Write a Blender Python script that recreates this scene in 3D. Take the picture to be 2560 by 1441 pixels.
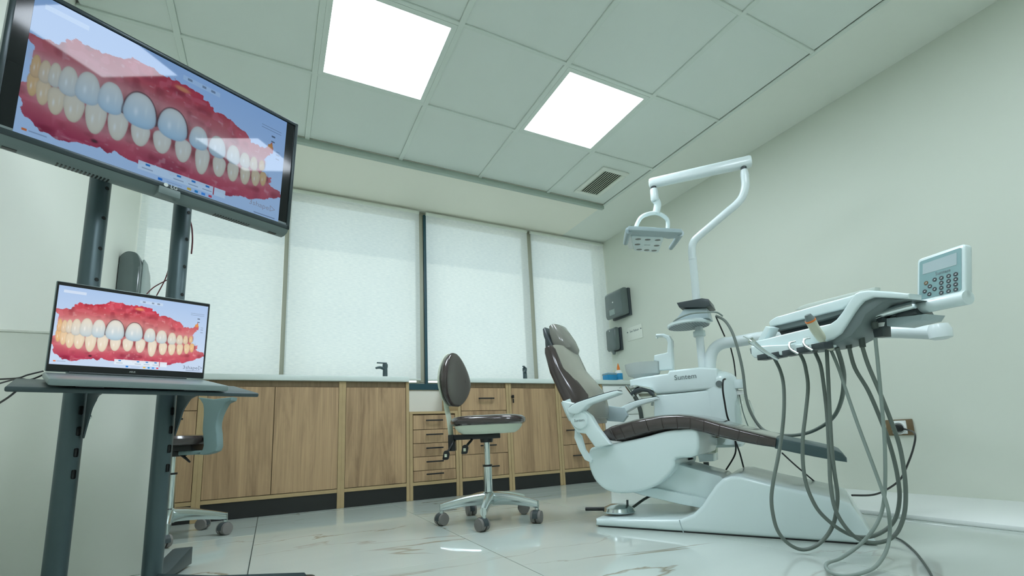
import bpy, bmesh, math, random
import numpy as np
from mathutils import Vector, Matrix
PI = math.pi
for o in list(bpy.data.objects): bpy.data.objects.remove(o)
SC = bpy.context.scene
COL = SC.collection

# ------------------------------------------------------------------ camera, world, lights, exposure
cam = bpy.data.cameras.new('camera'); camo = bpy.data.objects.new('camera', cam); COL.objects.link(camo)
cam.sensor_fit = 'HORIZONTAL'; cam.sensor_width = 36; cam.lens = 16.5116; cam.shift_y = .06254; cam.clip_start = .02
camo.matrix_world = Matrix([[0.892225, -0.039834, -0.44983, -2.494988], [-0.449401, -0.176274, -0.875766, -2.990097], [-0.044408, 0.983535, -0.175178, 0.407798], [0.0, 0.0, 0.0, 1.0]])
SC.camera = camo
SC.view_settings.view_transform = 'Standard'; SC.view_settings.look = 'None'
SC.view_settings.gamma = 1; SC.view_settings.use_curve_mapping = False
SC.view_settings.exposure = 0.0
PANEL_E = 17.0          # ceiling panels
SKY_E = 1.15            # daylight outside the blinds
w = bpy.data.worlds.new('daylight'); SC.world = w; w.use_nodes = True
w.node_tree.nodes['Background'].inputs[0].default_value = (.80, .93, 1, 1)
w.node_tree.nodes['Background'].inputs[1].default_value = SKY_E
sl = bpy.data.lights.new('sun', 'SUN'); sl.energy = 4.0; sl.angle = .02; sl.color = (1, .95, .86)
so = bpy.data.objects.new('sun', sl); COL.objects.link(so)
so.rotation_euler = (math.radians(52), 0, math.radians(12))   # from behind the room onto the facade opposite

# ------------------------------------------------------------------ materials
def srgb(r, g, b):
    f = lambda c: (c/255/12.92) if c/255 <= .04045 else ((c/255+.055)/1.055)**2.4
    return (f(r), f(g), f(b))
def mat(name, col, rough=.5, metal=0, coat=0, spec=.5, emit=0, trans=0, alpha=1, noise=0, nscale=40, bump=0, ior=1.45):
    m = bpy.data.materials.new(name); m.use_nodes = True; t = m.node_tree; b = t.nodes['Principled BSDF']
    c = (*col, 1)
    b.inputs['Base Color'].default_value = c; b.inputs['Roughness'].default_value = rough
    b.inputs['Metallic'].default_value = metal; b.inputs['Coat Weight'].default_value = coat
    b.inputs['Coat Roughness'].default_value = .06
    b.inputs['Specular IOR Level'].default_value = spec; b.inputs['IOR'].default_value = ior
    b.inputs['Transmission Weight'].default_value = trans; b.inputs['Alpha'].default_value = alpha
    if emit: b.inputs['Emission Color'].default_value = c; b.inputs['Emission Strength'].default_value = emit
    if noise or bump:
        tc = t.nodes.new('ShaderNodeTexCoord'); n = t.nodes.new('ShaderNodeTexNoise')
        n.inputs['Scale'].default_value = nscale; n.inputs['Detail'].default_value = 4
        t.links.new(tc.outputs['Object'], n.inputs['Vector'])
        if noise:
            r = t.nodes.new('ShaderNodeMix'); r.data_type = 'RGBA'
            r.inputs[6].default_value = (*[x*(1-noise) for x in col], 1); r.inputs[7].default_value = (*[min(1, x*(1+noise)) for x in col], 1)
            t.links.new(n.outputs['Fac'], r.inputs[0]); t.links.new(r.outputs[2], b.inputs['Base Color'])
        if bump:
            bp = t.nodes.new('ShaderNodeBump'); bp.inputs['Strength'].default_value = bump; bp.inputs['Distance'].default_value = .002
            t.links.new(n.outputs['Fac'], bp.inputs['Height']); t.links.new(bp.outputs['Normal'], b.inputs['Normal'])
    return m
M = {}
M['wall'] = mat('cream wall paint', (.675, .72, .63), .6, noise=.015, nscale=3, bump=.05)
M['wall_white'] = mat('white wall paint', (.86, .88, .80), .6, noise=.01, nscale=3)
M['ceil'] = mat('white ceiling paint', (.80, .84, .76), .8, noise=.01, nscale=4)
M['soffit'] = mat('cream ceiling paint', (.90, .89, .77), .7, noise=.01, nscale=3)
M['tile_c'] = mat('ceiling tile', (.76, .82, .76), .85, noise=.012, nscale=6, bump=.05)
M['tee'] = mat('white ceiling grid metal', (.72, .79, .72), .45)
M['cove'] = mat('grey green edge trim', (.42, .50, .43), .5)  # shadow of the ceiling recess, put into the colour
M['plastic'] = mat('white gloss plastic', (.74, .86, .86), .22, coat=.3, noise=.01, nscale=5)
M['plastic2'] = mat('pale grey plastic', (.42, .52, .54), .35, noise=.01, nscale=5)
M['steelwhite'] = mat('white painted steel', (.74, .83, .83), .28, coat=.3)
M['brown'] = mat('dark brown gloss leather', (.050, .036, .034), .20, coat=.8, noise=.1, nscale=25, bump=.12)
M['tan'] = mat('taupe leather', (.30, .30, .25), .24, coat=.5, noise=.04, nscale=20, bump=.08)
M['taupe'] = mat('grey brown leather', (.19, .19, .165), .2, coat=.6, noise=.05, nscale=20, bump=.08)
M['chrome'] = mat('chrome', (.72, .78, .78), .10, metal=1)
M['alu'] = mat('polished aluminium', (.62, .68, .68), .20, metal=1)
M['black'] = mat('black plastic', (.012, .014, .015), .35)
M['blackm'] = mat('black metal', (.015, .015, .015), .4)
M['dark'] = mat('dark grey plastic', (.05, .065, .07), .35)
M['grey'] = mat('mid grey plastic', (.16, .20, .20), .4)
M['castor'] = mat('grey castor rubber', (.20, .19, .18), .5)
M['cream'] = mat('cream shell plastic', (.70, .76, .62), .35)
M['cart'] = mat('blue grey cart metal', (.085, .125, .135), .38, metal=.35, noise=.05, nscale=12)
M['cartpl'] = mat('blue grey cart plate', (.06, .085, .092), .4, metal=.2)
M['tvbez'] = mat('dark tv bezel', (.045, .062, .068), .3, metal=.3)
M['tvunder'] = mat('grey tv casing', (.20, .25, .25), .4)
M['laptop'] = mat('grey laptop metal', (.24, .30, .30), .35, metal=.3)
M['counter'] = mat('white quartz worktop', (.70, .78, .74), .25, noise=.02, nscale=30)
M['hose'] = mat('grey hose rubber', (.15, .185, .165), .4)
M['hosed'] = mat('dark grey hose rubber', (.07, .09, .08), .45)
M['hosel'] = mat('pale grey hose rubber', (.27, .33, .30), .4)
M['red'] = mat('dark red wire', (.16, .03, .04), .5)
M['tealdark'] = mat('dark teal cushion', (.085, .135, .145), .4)
M['teal'] = mat('teal grey plastic', (.21, .31, .31), .45)
M['blackwood'] = mat('black plinth', (.018, .019, .018), .4)
M['blue'] = mat('blue plastic', (.02, .28, .55), .3)
M['orange'] = mat('orange plastic', (.85, .22, .03), .4)
M['outlet'] = mat('bronze plate', (.17, .12, .06), .45, noise=.1)
M['white'] = mat('white', (.82, .86, .84), .35)
M['ink'] = mat('grey lettering', (.16, .20, .21), .5)
M['matp'] = mat('pale silicone mat', (.56, .62, .56), .5)
M['smoke'] = mat('smoked grey plastic', (.11, .145, .14), .12, coat=.6, noise=.08, nscale=15)
M['smoke2'] = mat('pale grey smoked plastic', (.30, .37, .35), .3)
M['frost'] = mat('frosted white glass', (.78, .84, .83), .35, trans=.55, ior=1.2)
M['glass'] = mat('clear glass', (.93, .97, .96), .02, trans=1, ior=1.15)
M['acrylic'] = mat('clear acrylic', (.92, .96, .93), .08, trans=.9, ior=1.05)
M['panelf'] = mat('teal membrane panel', (.25, .41, .42), .25, coat=.4)
M['lcd'] = mat('lcd window', (.45, .55, .57), .08, coat=.6)
M['bone'] = mat('ivory plastic', (.62, .64, .50), .35)
M['grille'] = mat('vent grille paint', (.62, .66, .54), .5)
M['frame'] = mat('beige window frame', (.42, .42, .33), .5)
M['tealframe'] = mat('dark teal frame', (.02, .075, .10), .4)
M['facade'] = mat('pale facade', (.80, .82, .82), .8, noise=.03, nscale=1)
M['hill'] = mat('dry hill', (.45, .40, .30), .9, noise=.1, nscale=.5)
M['lens'] = mat('dark lamp lens', (.012, .018, .02), .1, coat=.8)

def emission(name, col, s):
    m = bpy.data.materials.new(name); m.use_nodes = True; t = m.node_tree; t.nodes.remove(t.nodes['Principled BSDF'])
    e = t.nodes.new('ShaderNodeEmission'); e.inputs[0].default_value = (*col, 1); e.inputs[1].default_value = s
    t.links.new(e.outputs[0], t.nodes['Material Output'].inputs[0]); return m
M['led'] = emission('led panel glow', (.90, 1, 1.10), PANEL_E)
M['ui_white'] = emission('screen white', (.62, .74, .86), 1.0)
M['ui_blue'] = emission('screen blue', (.04, .38, .75), 1.0)
M['ui_text'] = emission('screen text grey', (.18, .22, .30), 1.0)
M['ui_red'] = emission('screen red', (.70, .12, .25), 1.0)
M['ui_yellow'] = emission('screen yellow', (.80, .55, .15), 1.0)

def nodes(name):
    m = bpy.data.materials.new(name); m.use_nodes = True; t = m.node_tree
    return m, t, t.nodes['Principled BSDF'], t.nodes.new, t.links.new
def ramp(n, pts):
    while len(n.color_ramp.elements) > 1: n.color_ramp.elements.remove(n.color_ramp.elements[0])
    n.color_ramp.elements[0].position = pts[0][0]; n.color_ramp.elements[0].color = (*pts[0][1], 1)
    for p, c in pts[1:]:
        e = n.color_ramp.elements.new(p); e.color = (*c, 1)
# marble floor tile
m, t, b, N, L = nodes('polished marble tile'); M['marble'] = m
geo = N('ShaderNodeNewGeometry'); oi = N('ShaderNodeObjectInfo')
ad = N('ShaderNodeVectorMath'); ad.operation = 'MULTIPLY_ADD'; ad.inputs[1].default_value = (1, 1, 1)
sc = N('ShaderNodeVectorMath'); sc.operation = 'SCALE'; sc.inputs[3].default_value = 13
cmb = N('ShaderNodeCombineXYZ'); L(oi.outputs['Random'], cmb.inputs[0]); L(oi.outputs['Random'], cmb.inputs[1]); L(cmb.outputs[0], sc.inputs[0])
L(geo.outputs['Position'], ad.inputs[0]); L(sc.outputs[0], ad.inputs[2])
n1 = N('ShaderNodeTexNoise'); n1.inputs['Scale'].default_value = 1.1; n1.inputs['Detail'].default_value = 6; n1.inputs['Distortion'].default_value = 1.6; L(ad.outputs[0], n1.inputs['Vector'])
mp = N('ShaderNodeMapping'); mp.inputs['Rotation'].default_value = (0, 0, .5); mp.inputs['Scale'].default_value = (.55, 1.5, 1); L(ad.outputs[0], mp.inputs['Vector']); L(mp.outputs[0], n1.inputs['Vector'])
r1 = N('ShaderNodeValToRGB'); ramp(r1, [(0, (0,)*3), (.485, (0,)*3), (.5, (1,)*3), (.508, (0,)*3)]); L(n1.outputs['Fac'], r1.inputs['Fac'])
n2 = N('ShaderNodeTexNoise'); n2.inputs['Scale'].default_value = 1.3; n2.inputs['Detail'].default_value = 2; L(ad.outputs[0], n2.inputs['Vector'])
r2 = N('ShaderNodeValToRGB'); ramp(r2, [(0, (0,)*3), (.47, (0,)*3), (.62, (1,)*3)]); L(n2.outputs['Fac'], r2.inputs['Fac'])
mu = N('ShaderNodeMath'); mu.operation = 'MULTIPLY'; L(r1.outputs[0], mu.inputs[0]); L(r2.outputs[0], mu.inputs[1])
mu2 = N('ShaderNodeMath'); mu2.operation = 'MULTIPLY'; mu2.inputs[1].default_value = .9; L(mu.outputs[0], mu2.inputs[0])
n3 = N('ShaderNodeTexNoise'); n3.inputs['Scale'].default_value = 2.2; n3.inputs['Detail'].default_value = 5; L(mp.outputs[0], n3.inputs['Vector'])
mx0 = N('ShaderNodeMix'); mx0.data_type = 'RGBA'; mx0.inputs[6].default_value = (.47, .53, .49, 1); mx0.inputs[7].default_value = (.59, .655, .605, 1); L(n3.outputs['Fac'], mx0.inputs[0])
mx = N('ShaderNodeMix'); mx.data_type = 'RGBA'; mx.inputs[7].default_value = (.25, .20, .12, 1); L(mu2.outputs[0], mx.inputs[0]); L(mx0.outputs[2], mx.inputs[6]); L(mx.outputs[2], b.inputs['Base Color'])
b.inputs['Roughness'].default_value = .045; b.inputs['Specular IOR Level'].default_value = .55
M['grout'] = mat('grey grout', (.16, .19, .17), .8)

# wood with vertical grain
def wood(name, c0, c1, c2):
    m, t, b, N, L = nodes(name)
    tc = N('ShaderNodeTexCoord'); oi = N('ShaderNodeObjectInfo'); geo = N('ShaderNodeNewGeometry')
    cm = N('ShaderNodeCombineXYZ'); mm = N('ShaderNodeMath'); mm.operation = 'MULTIPLY'; mm.inputs[1].default_value = 37; L(oi.outputs['Random'], mm.inputs[0]); L(mm.outputs[0], cm.inputs[0]); L(mm.outputs[0], cm.inputs[2])
    ad = N('ShaderNodeVectorMath'); ad.operation = 'ADD'; L(geo.outputs['Position'], ad.inputs[0]); L(cm.outputs[0], ad.inputs[1])
    mp = N('ShaderNodeMapping'); mp.inputs['Scale'].default_value = (9, 9, .85); L(ad.outputs[0], mp.inputs['Vector'])
    n = N('ShaderNodeTexNoise'); n.inputs['Scale'].default_value = 1.3; n.inputs['Detail'].default_value = 6; n.inputs['Roughness'].default_value = .62; n.inputs['Distortion'].default_value = .9; L(mp.outputs[0], n.inputs['Vector'])
    r = N('ShaderNodeValToRGB'); ramp(r, [(.28, c2), (.42, c1), (.55, c0), (.75, tuple(x*1.12 for x in c0))]); L(n.outputs['Fac'], r.inputs['Fac'])
    mp2 = N('ShaderNodeMapping'); mp2.inputs['Scale'].default_value = (110, 110, 2.2); L(ad.outputs[0], mp2.inputs['Vector'])
    nf = N('ShaderNodeTexNoise'); nf.inputs['Scale'].default_value = 1; nf.inputs['Detail'].default_value = 3; L(mp2.outputs[0], nf.inputs['Vector'])
    mx = N('ShaderNodeMix'); mx.data_type = 'RGBA'; mx.blend_type = 'MULTIPLY'; mx.inputs[0].default_value = .5
    rr = N('ShaderNodeValToRGB'); ramp(rr, [(.3, (.62, .6, .58)), (.6, (1, 1, 1))]); L(nf.outputs['Fac'], rr.inputs['Fac'])
    L(r.outputs[0], mx.inputs[6]); L(rr.outputs[0], mx.inputs[7]); L(mx.outputs[2], b.inputs['Base Color'])
    b.inputs['Roughness'].default_value = .5
    return m
M['wood'] = wood('oak veneer', (.50, .335, .185), (.40, .26, .142), (.25, .155, .082))
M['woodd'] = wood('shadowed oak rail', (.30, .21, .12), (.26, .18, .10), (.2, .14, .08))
M['edge'] = mat('pale oak edge band', (.47, .345, .18), .5, noise=.08, nscale=20)
# roller blind cloth: woven, lets light through and a little of the view
m, t, b, N, L = nodes('woven blind cloth'); M['blind'] = m
t.nodes.remove(b); out = t.nodes['Material Output']
tc = N('ShaderNodeTexCoord'); mp = N('ShaderNodeMapping'); mp.inputs['Scale'].default_value = (28, 28, 160); L(tc.outputs['Object'], mp.inputs['Vector'])
n = N('ShaderNodeTexNoise'); n.inputs['Scale'].default_value = 1; n.inputs['Detail'].default_value = 4; L(mp.outputs[0], n.inputs['Vector'])
n2 = N('ShaderNodeTexNoise'); n2.inputs['Scale'].default_value = 2.5; n2.inputs['Detail'].default_value = 3; L(tc.outputs['Object'], n2.inputs['Vector'])
mxn = N('ShaderNodeMath'); mxn.operation = 'MULTIPLY_ADD'; mxn.inputs[1].default_value = .35; L(n2.outputs['Fac'], mxn.inputs[0]); L(n.outputs['Fac'], mxn.inputs[2])
r = N('ShaderNodeValToRGB'); ramp(r, [(.40, (.74, .81, .83)), (.90, (.90, .95, .94))]); L(mxn.outputs[0], r.inputs['Fac'])
d = N('ShaderNodeBsdfDiffuse'); tr = N('ShaderNodeBsdfTranslucent'); tp = N('ShaderNodeBsdfTransparent')
L(r.outputs[0], d.inputs[0]); L(r.outputs[0], tr.inputs[0]); L(r.outputs[0], tp.inputs[0])
m1 = N('ShaderNodeMixShader'); m1.inputs[0].default_value = .52; L(d.outputs[0], m1.inputs[1]); L(tr.outputs[0], m1.inputs[2])
m2 = N('ShaderNodeMixShader'); m2.inputs[0].default_value = .2; L(m1.outputs[0], m2.inputs[1]); L(tp.outputs[0], m2.inputs[2]); L(m2.outputs[0], out.inputs[0])
# monitor grid underside
m, t, b, N, L = nodes('grey mesh print'); M['mesh'] = m
tc = N('ShaderNodeTexCoord'); br = N('ShaderNodeTexBrick'); br.offset = 0; br.inputs['Scale'].default_value = 1
br.inputs['Color1'].default_value = (.20, .25, .27, 1); br.inputs['Color2'].default_value = (.17, .22, .24, 1); br.inputs['Mortar'].default_value = (.5, .56, .56, 1)
br.inputs['Mortar Size'].default_value = .0012; br.inputs['Brick Width'].default_value = .014; br.inputs['Row Height'].default_value = .02
L(tc.outputs['Object'], br.inputs['Vector']); L(br.outputs[0], b.inputs['Base Color'])

# ------------------------------------------------------------------ object helpers
def link(o, parent=None):
    COL.objects.link(o)
    if parent is not None: o.parent = parent
    return o
def thing(name, label, cat, loc=(0, 0, 0), rz=0, group=None):
    o = bpy.data.objects.new(name, None); link(o); o.location = loc; o.rotation_euler = (0, 0, rz)
    o.empty_display_size = .05
    o['label'] = label; o['category'] = cat
    if group: o['group'] = group
    return o
def tag(o, label, cat, group=None):
    o['label'] = label; o['category'] = cat
    if group: o['group'] = group
    return o
def mesh(name, vf, m, parent=None, smooth=35, label=None):
    me = bpy.data.meshes.new(name)
    me.from_pydata([tuple(v) for v in vf[0]], [], [tuple(f) for f in vf[1]])
    b = bmesh.new(); b.from_mesh(me); bmesh.ops.recalc_face_normals(b, faces=b.faces); b.to_mesh(me); b.free()
    me.materials.append(M[m] if isinstance(m, str) else m)
    if smooth:
        me.polygons.foreach_set('use_smooth', [True]*len(me.polygons)); me.set_sharp_from_angle(angle=math.radians(smooth))
    o = bpy.data.objects.new(name, me); link(o, parent)
    if label: o['label'] = label
    return o
def struct(name, vf, m, smooth=35):
    o = mesh(name, vf, m, None, smooth); o['kind'] = 'structure'; return o
def join(*vfs):
    V, F = [], []
    for v, f in vfs:
        k = len(V); V += [tuple(x) for x in v]; F += [tuple(i+k for i in q) for q in f]
    return V, F
def xf(vf, rz=0, loc=(0, 0, 0), rx=0, ry=0):
    R = Matrix.Translation(loc) @ Matrix.Rotation(rz, 4, 'Z') @ Matrix.Rotation(ry, 4, 'Y') @ Matrix.Rotation(rx, 4, 'X')
    return [tuple(R @ Vector(v)) for v in vf[0]], vf[1]
def frombm(b):
    b.verts.ensure_lookup_table(); b.verts.index_update()
    v = [tuple(x.co) for x in b.verts]; f = [tuple(x.index for x in q.verts) for q in b.faces]; b.free(); return v, f
def box(x0, x1, y0, y1, z0, z1, bev=0, seg=2):
    b = bmesh.new(); bmesh.ops.create_cube(b, size=1)
    for v in b.verts: v.co = ((x0+x1)/2+v.co.x*(x1-x0), (y0+y1)/2+v.co.y*(y1-y0), (z0+z1)/2+v.co.z*(z1-z0))
    if bev: bmesh.ops.bevel(b, geom=list(b.edges), offset=bev, segments=seg, affect='EDGES', profile=.5)
    return frombm(b)
def prism(poly, t0, t1, fn, bev=0, seg=2):
    """extrude polygon (a,b) from t0 to t1; fn(a,b,t) -> xyz; bevel only the two rims"""
    b = bmesh.new(); n = len(poly)
    lo = [b.verts.new(fn(p[0], p[1], t0)) for p in poly]; hi = [b.verts.new(fn(p[0], p[1], t1)) for p in poly]
    f0 = b.faces.new(lo); f1 = b.faces.new(hi)
    for i in range(n): b.faces.new((lo[i], lo[(i+1) % n], hi[(i+1) % n], hi[i]))
    bmesh.ops.recalc_face_normals(b, faces=b.faces)
    if bev: bmesh.ops.bevel(b, geom=list(f0.edges)+list(f1.edges), offset=bev, segments=seg, affect='EDGES', profile=.5, clamp_overlap=True)
    bmesh.ops.triangulate(b, faces=[f for f in b.faces if len(f.verts) > 4])
    return frombm(b)
UZ = lambda a, b, t: (a, t, b)
def cr(pts, n=6, closed=False):
    P = [Vector(p) for p in pts]; out = []; k = len(P)
    rng = k if closed else k-1
    for i in range(rng):
        if closed: p0, p1, p2, p3 = P[(i-1) % k], P[i], P[(i+1) % k], P[(i+2) % k]
        else: p0, p1, p2, p3 = P[max(i-1, 0)], P[i], P[i+1], P[min(i+2, k-1)]
        for j in range(n):
            t = j/n
            out.append(.5*((2*p1)+(p2-p0)*t+(2*p0-5*p1+4*p2-p3)*t*t+(3*p1-p0-3*p2+p3)*t**3))
    if not closed: out.append(P[-1])
    return out
def tube(pts, r, n=10, sm=6, cap=True, flat=1):
    P = cr(pts, sm) if sm else [Vector(p) for p in pts]
    k = len(P); R = r if callable(r) else (lambda t: r)
    T = [(P[min(i+1, k-1)]-P[max(i-1, 0)]).normalized() for i in range(k)]
    a = T[0].orthogonal().normalized() if abs(T[0].z) > .9 else T[0].cross(Vector((0, 0, 1))).normalized()
    V, F = [], []
    for i in range(k):
        a = (a-T[i]*a.dot(T[i])).normalized(); bb = T[i].cross(a)
        for j in range(n):
            c, s = math.cos(2*PI*j/n), math.sin(2*PI*j/n)
            V.append(tuple(P[i]+(a*c+bb*s*flat)*R(i/(k-1))))
    for i in range(k-1):
        for j in range(n): F.append((i*n+j, i*n+(j+1) % n, (i+1)*n+(j+1) % n, (i+1)*n+j))
    if cap: F.append(tuple(range(n))); F.append(tuple((k-1)*n+j for j in range(n)))
    return V, F
def lathe(prof, n=24, loc=(0, 0, 0), axis='z', cap=True):
    V, F = [], []
    for r, z in prof:
        for j in range(n):
            c, s = r*math.cos(2*PI*j/n), r*math.sin(2*PI*j/n)
            V.append((loc[0]+c, loc[1]+s, loc[2]+z) if axis == 'z' else ((loc[0]+c, loc[1]+z, loc[2]+s) if axis == 'y' else (loc[0]+z, loc[1]+c, loc[2]+s)))
    for i in range(len(prof)-1):
        for j in range(n): F.append((i*n+j, i*n+(j+1) % n, (i+1)*n+(j+1) % n, (i+1)*n+j))
    if cap: F.append(tuple(range(n))); F.append(tuple((len(prof)-1)*n+j for j in range(n)))
    return V, F
def cyl(p0, p1, r, n=16): return tube([p0, p1], r, n, 0)
def loft(rings, cap=True):
    V, F = [], []; n = len(rings[0])
    for r in rings: V += [tuple(p) for p in r]
    for i in range(len(rings)-1):
        for j in range(n): F.append((i*n+j, i*n+(j+1) % n, (i+1)*n+(j+1) % n, (i+1)*n+j))
    if cap: F.append(tuple(range(n))); F.append(tuple((len(rings)-1)*n+j for j in range(n)))
    return V, F
def sup(t, e):
    c, s = math.cos(t), math.sin(t)
    return math.copysign(abs(c)**e, c), math.copysign(abs(s)**e, s)
def pad(stations, n=36, e=.45):
    """cushion: stations (u, z, nu, nz, v0, v1, half thickness, bulge); ring in (v, normal)"""
    R = []
    for u, z, nu, nz, v0, v1, h, bl in stations:
        ring = []
        for j in range(n):
            c, s = sup(2*PI*j/n, e); vv = (v0+v1)/2+c*(v1-v0)/2
            d = s*h+(bl*(1-c*c) if s > 0 else 0)
            ring.append((u+nu*d, vv, z+nz*d))
        R.append(ring)
    return loft(R)
def text(name, s, size, m, parent, mtx, ext=.0004, align='CENTER', label=None):
    c = bpy.data.curves.new('txt', 'FONT'); c.body = s; c.size = size; c.align_x = align; c.align_y = 'CENTER'; c.extrude = ext; c.resolution_u = 3
    o = bpy.data.objects.new('txt', c); COL.objects.link(o)
    dg = bpy.context.evaluated_depsgraph_get(); me = bpy.data.meshes.new_from_object(o.evaluated_get(dg))
    bpy.data.objects.remove(o)
    me.materials.clear(); me.materials.append(M[m]); me.transform(mtx)
    q = bpy.data.objects.new(name, me); link(q, parent)
    if label: q['label'] = label
    return q
def basis(o, x, y):
    """matrix with local x, y axes -> given directions at o (text lies in x,y)"""
    x = Vector(x).normalized(); y = Vector(y); z = x.cross(y).normalized(); y = z.cross(x)
    return Matrix(((x[0], y[0], z[0], o[0]), (x[1], y[1], z[1], o[1]), (x[2], y[2], z[2], o[2]), (0, 0, 0, 1)))
def dup(root, loc, rz, label, name=None):
    r = root.copy(); COL.objects.link(r); r.location = loc; r.rotation_euler = (0, 0, rz); r['label'] = label
    for ch in list(root.children):
        c = ch.copy(); COL.objects.link(c); c.parent = r
        for g in list(ch.children):
            d = g.copy(); COL.objects.link(d); d.parent = c
    return r

# ------------------------------------------------------------------ room
XL, XR, YW, YB, H = -3.33, .501, .682, -4.6, 2.34
floor = struct('floor', box(XL, XR, YB, YW+.1, -.1, -.012), 'grout')
xs = [XL, -2.547, -1.767, -.987, -.207, XR]
shift = [-1.90, -1.36, -1.006, -1.58, -1.2]
for i in range(5):
    ys = sorted({YB, .62} | {shift[i]+1.56*k for k in range(-3, 3) if YB+.05 < shift[i]+1.56*k < .55})
    for a, c in zip(ys[:-1], ys[1:]):
        mesh('tile', box(xs[i]+.0015, xs[i+1]-.0015, a+.0015, c-.0015, -.0115, 0, .0008, 1), 'marble', floor)
struct('wall_right', box(XR, XR+.15, YB-.15, YW+.2, -.1, H+.15), 'wall')
struct('wall_left', box(XL-.15, XL, YB-.15, YW+.2, -.1, H+.15), 'wall_white')
struct('wall_back', box(XL-.15, XR+.15, YB-.15, YB, -.1, H+.15), 'wall_white')
wf = struct('wall_front', join(box(XL-.15, XR+.15, YW, YW+.2, -.1, .83), box(XL-.15, XR+.15, YW+.02, YW+.2, H, H+.15)), 'wall_white')
struct('trim_1', box(-.16, XR, YB, -.15, 0, .018, .003), 'white')

# ceiling: plaster strips, tees, tiles, lights, vent
ceil = struct('ceiling', join(box(XL-.15, XR+.15, YB-.15, YW+.2, H+.03, H+.18), box(0, XR, YB, YW, H, H+.03)), 'ceil')
mesh('plaster_strip', box(XL, 0, 0, YW, H, H+.03), 'soffit', ceil)  # lighter and creamier than the rest of the ceiling
mesh('edge_strip', box(XL, 0, -.004, .028, H-.034, H+.002, .002), 'cove', ceil)  # shadow of the ceiling recess, drawn as a dark grey green strip
mesh('edge_strip', box(-.012, .012, YB, 0, H-.005, H+.003, .001), 'tee', ceil)
cx = [0, -.567, -1.167, -1.767, -2.367, -2.967, XL]
ry = [0, -.603, -1.203, -1.803, -2.403, -3.003, -3.603, -4.203, YB]
for x in cx[1:-1]: mesh('grid_bar', box(x-.014, x+.014, YB, 0, H-.004, H+.012, .0015, 1), 'tee', ceil)
for y in ry[1:-1]: mesh('grid_bar', box(XL, 0, y-.010, y+.010, H-.0035, H+.011, .0015, 1), 'tee', ceil)
LIGHTS = [(1, 1), (3, 1), (1, 4), (3, 4)]
VENT = (0, 0)
for i in range(6):
    for j in range(8):
        if (i, j) in LIGHTS: continue
        mesh('ceiling_tile', box(cx[i+1]+.013, cx[i]-.013, ry[j+1]+.009, ry[j]-.009, H+.004, H+.016, .003, 1), 'tile_c', ceil)
LL = {(1, 1): 'square ceiling light panel right of the larger one, nearer the air vent', (3, 1): 'largest square ceiling light panel, above and left of the other',
      (1, 4): 'ceiling light panel behind the camera on the right, mirrored in the screen', (3, 4): 'ceiling light panel behind the camera on the left, mirrored in the screen'}
for i, j in LIGHTS:
    x0, x1, y0, y1 = cx[i+1]+.014, cx[i]-.014, ry[j+1]+.010, ry[j]-.010
    l = thing('ceiling_light', LL[(i, j)], 'ceiling light', ((x0+x1)/2, (y0+y1)/2, H), 0, 'ceiling light panels')
    a, c = (x1-x0)/2, (y1-y0)/2; f = .026
    mesh('frame', join(box(-a, a, -c, -c+f, -.004, .02), box(-a, a, c-f, c, -.004, .02), box(-a, -a+f, -c+f, c-f, -.004, .02), box(a-f, a, -c+f, c-f, -.004, .02)), 'tee', l)
    mesh('diffuser', box(-a+f, a-f, -c+f, c-f, .001, .006), 'led', l)
v = thing('air_vent', 'beige slatted air vent in the corner ceiling tile', 'vent', (-.257, -.294, H))
ox0, ox1, oy0, oy1 = -.122, .122, -.195, .195
mesh('frame', join(box(ox0, ox1, oy0, oy0+.037, -.008, .003, .002), box(ox0, ox1, oy1-.037, oy1, -.008, .003, .002), box(ox0, ox0+.037, oy0+.037, oy1-.037, -.008, .003, .002), box(ox1-.037, ox1, oy0+.037, oy1-.037, -.008, .003, .002)), 'ceil', v)
mesh('backing', box(-.086, .086, -.159, .159, -.001, .003), 'dark', v)
for k in range(9):
    x = -.078+k*.0195
    mesh('slat', xf(box(-.0075, .0075, -.159, .159, -.0010, .0010), 0, (x, 0, -.006), 0, -.45), 'grille', v)

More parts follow.
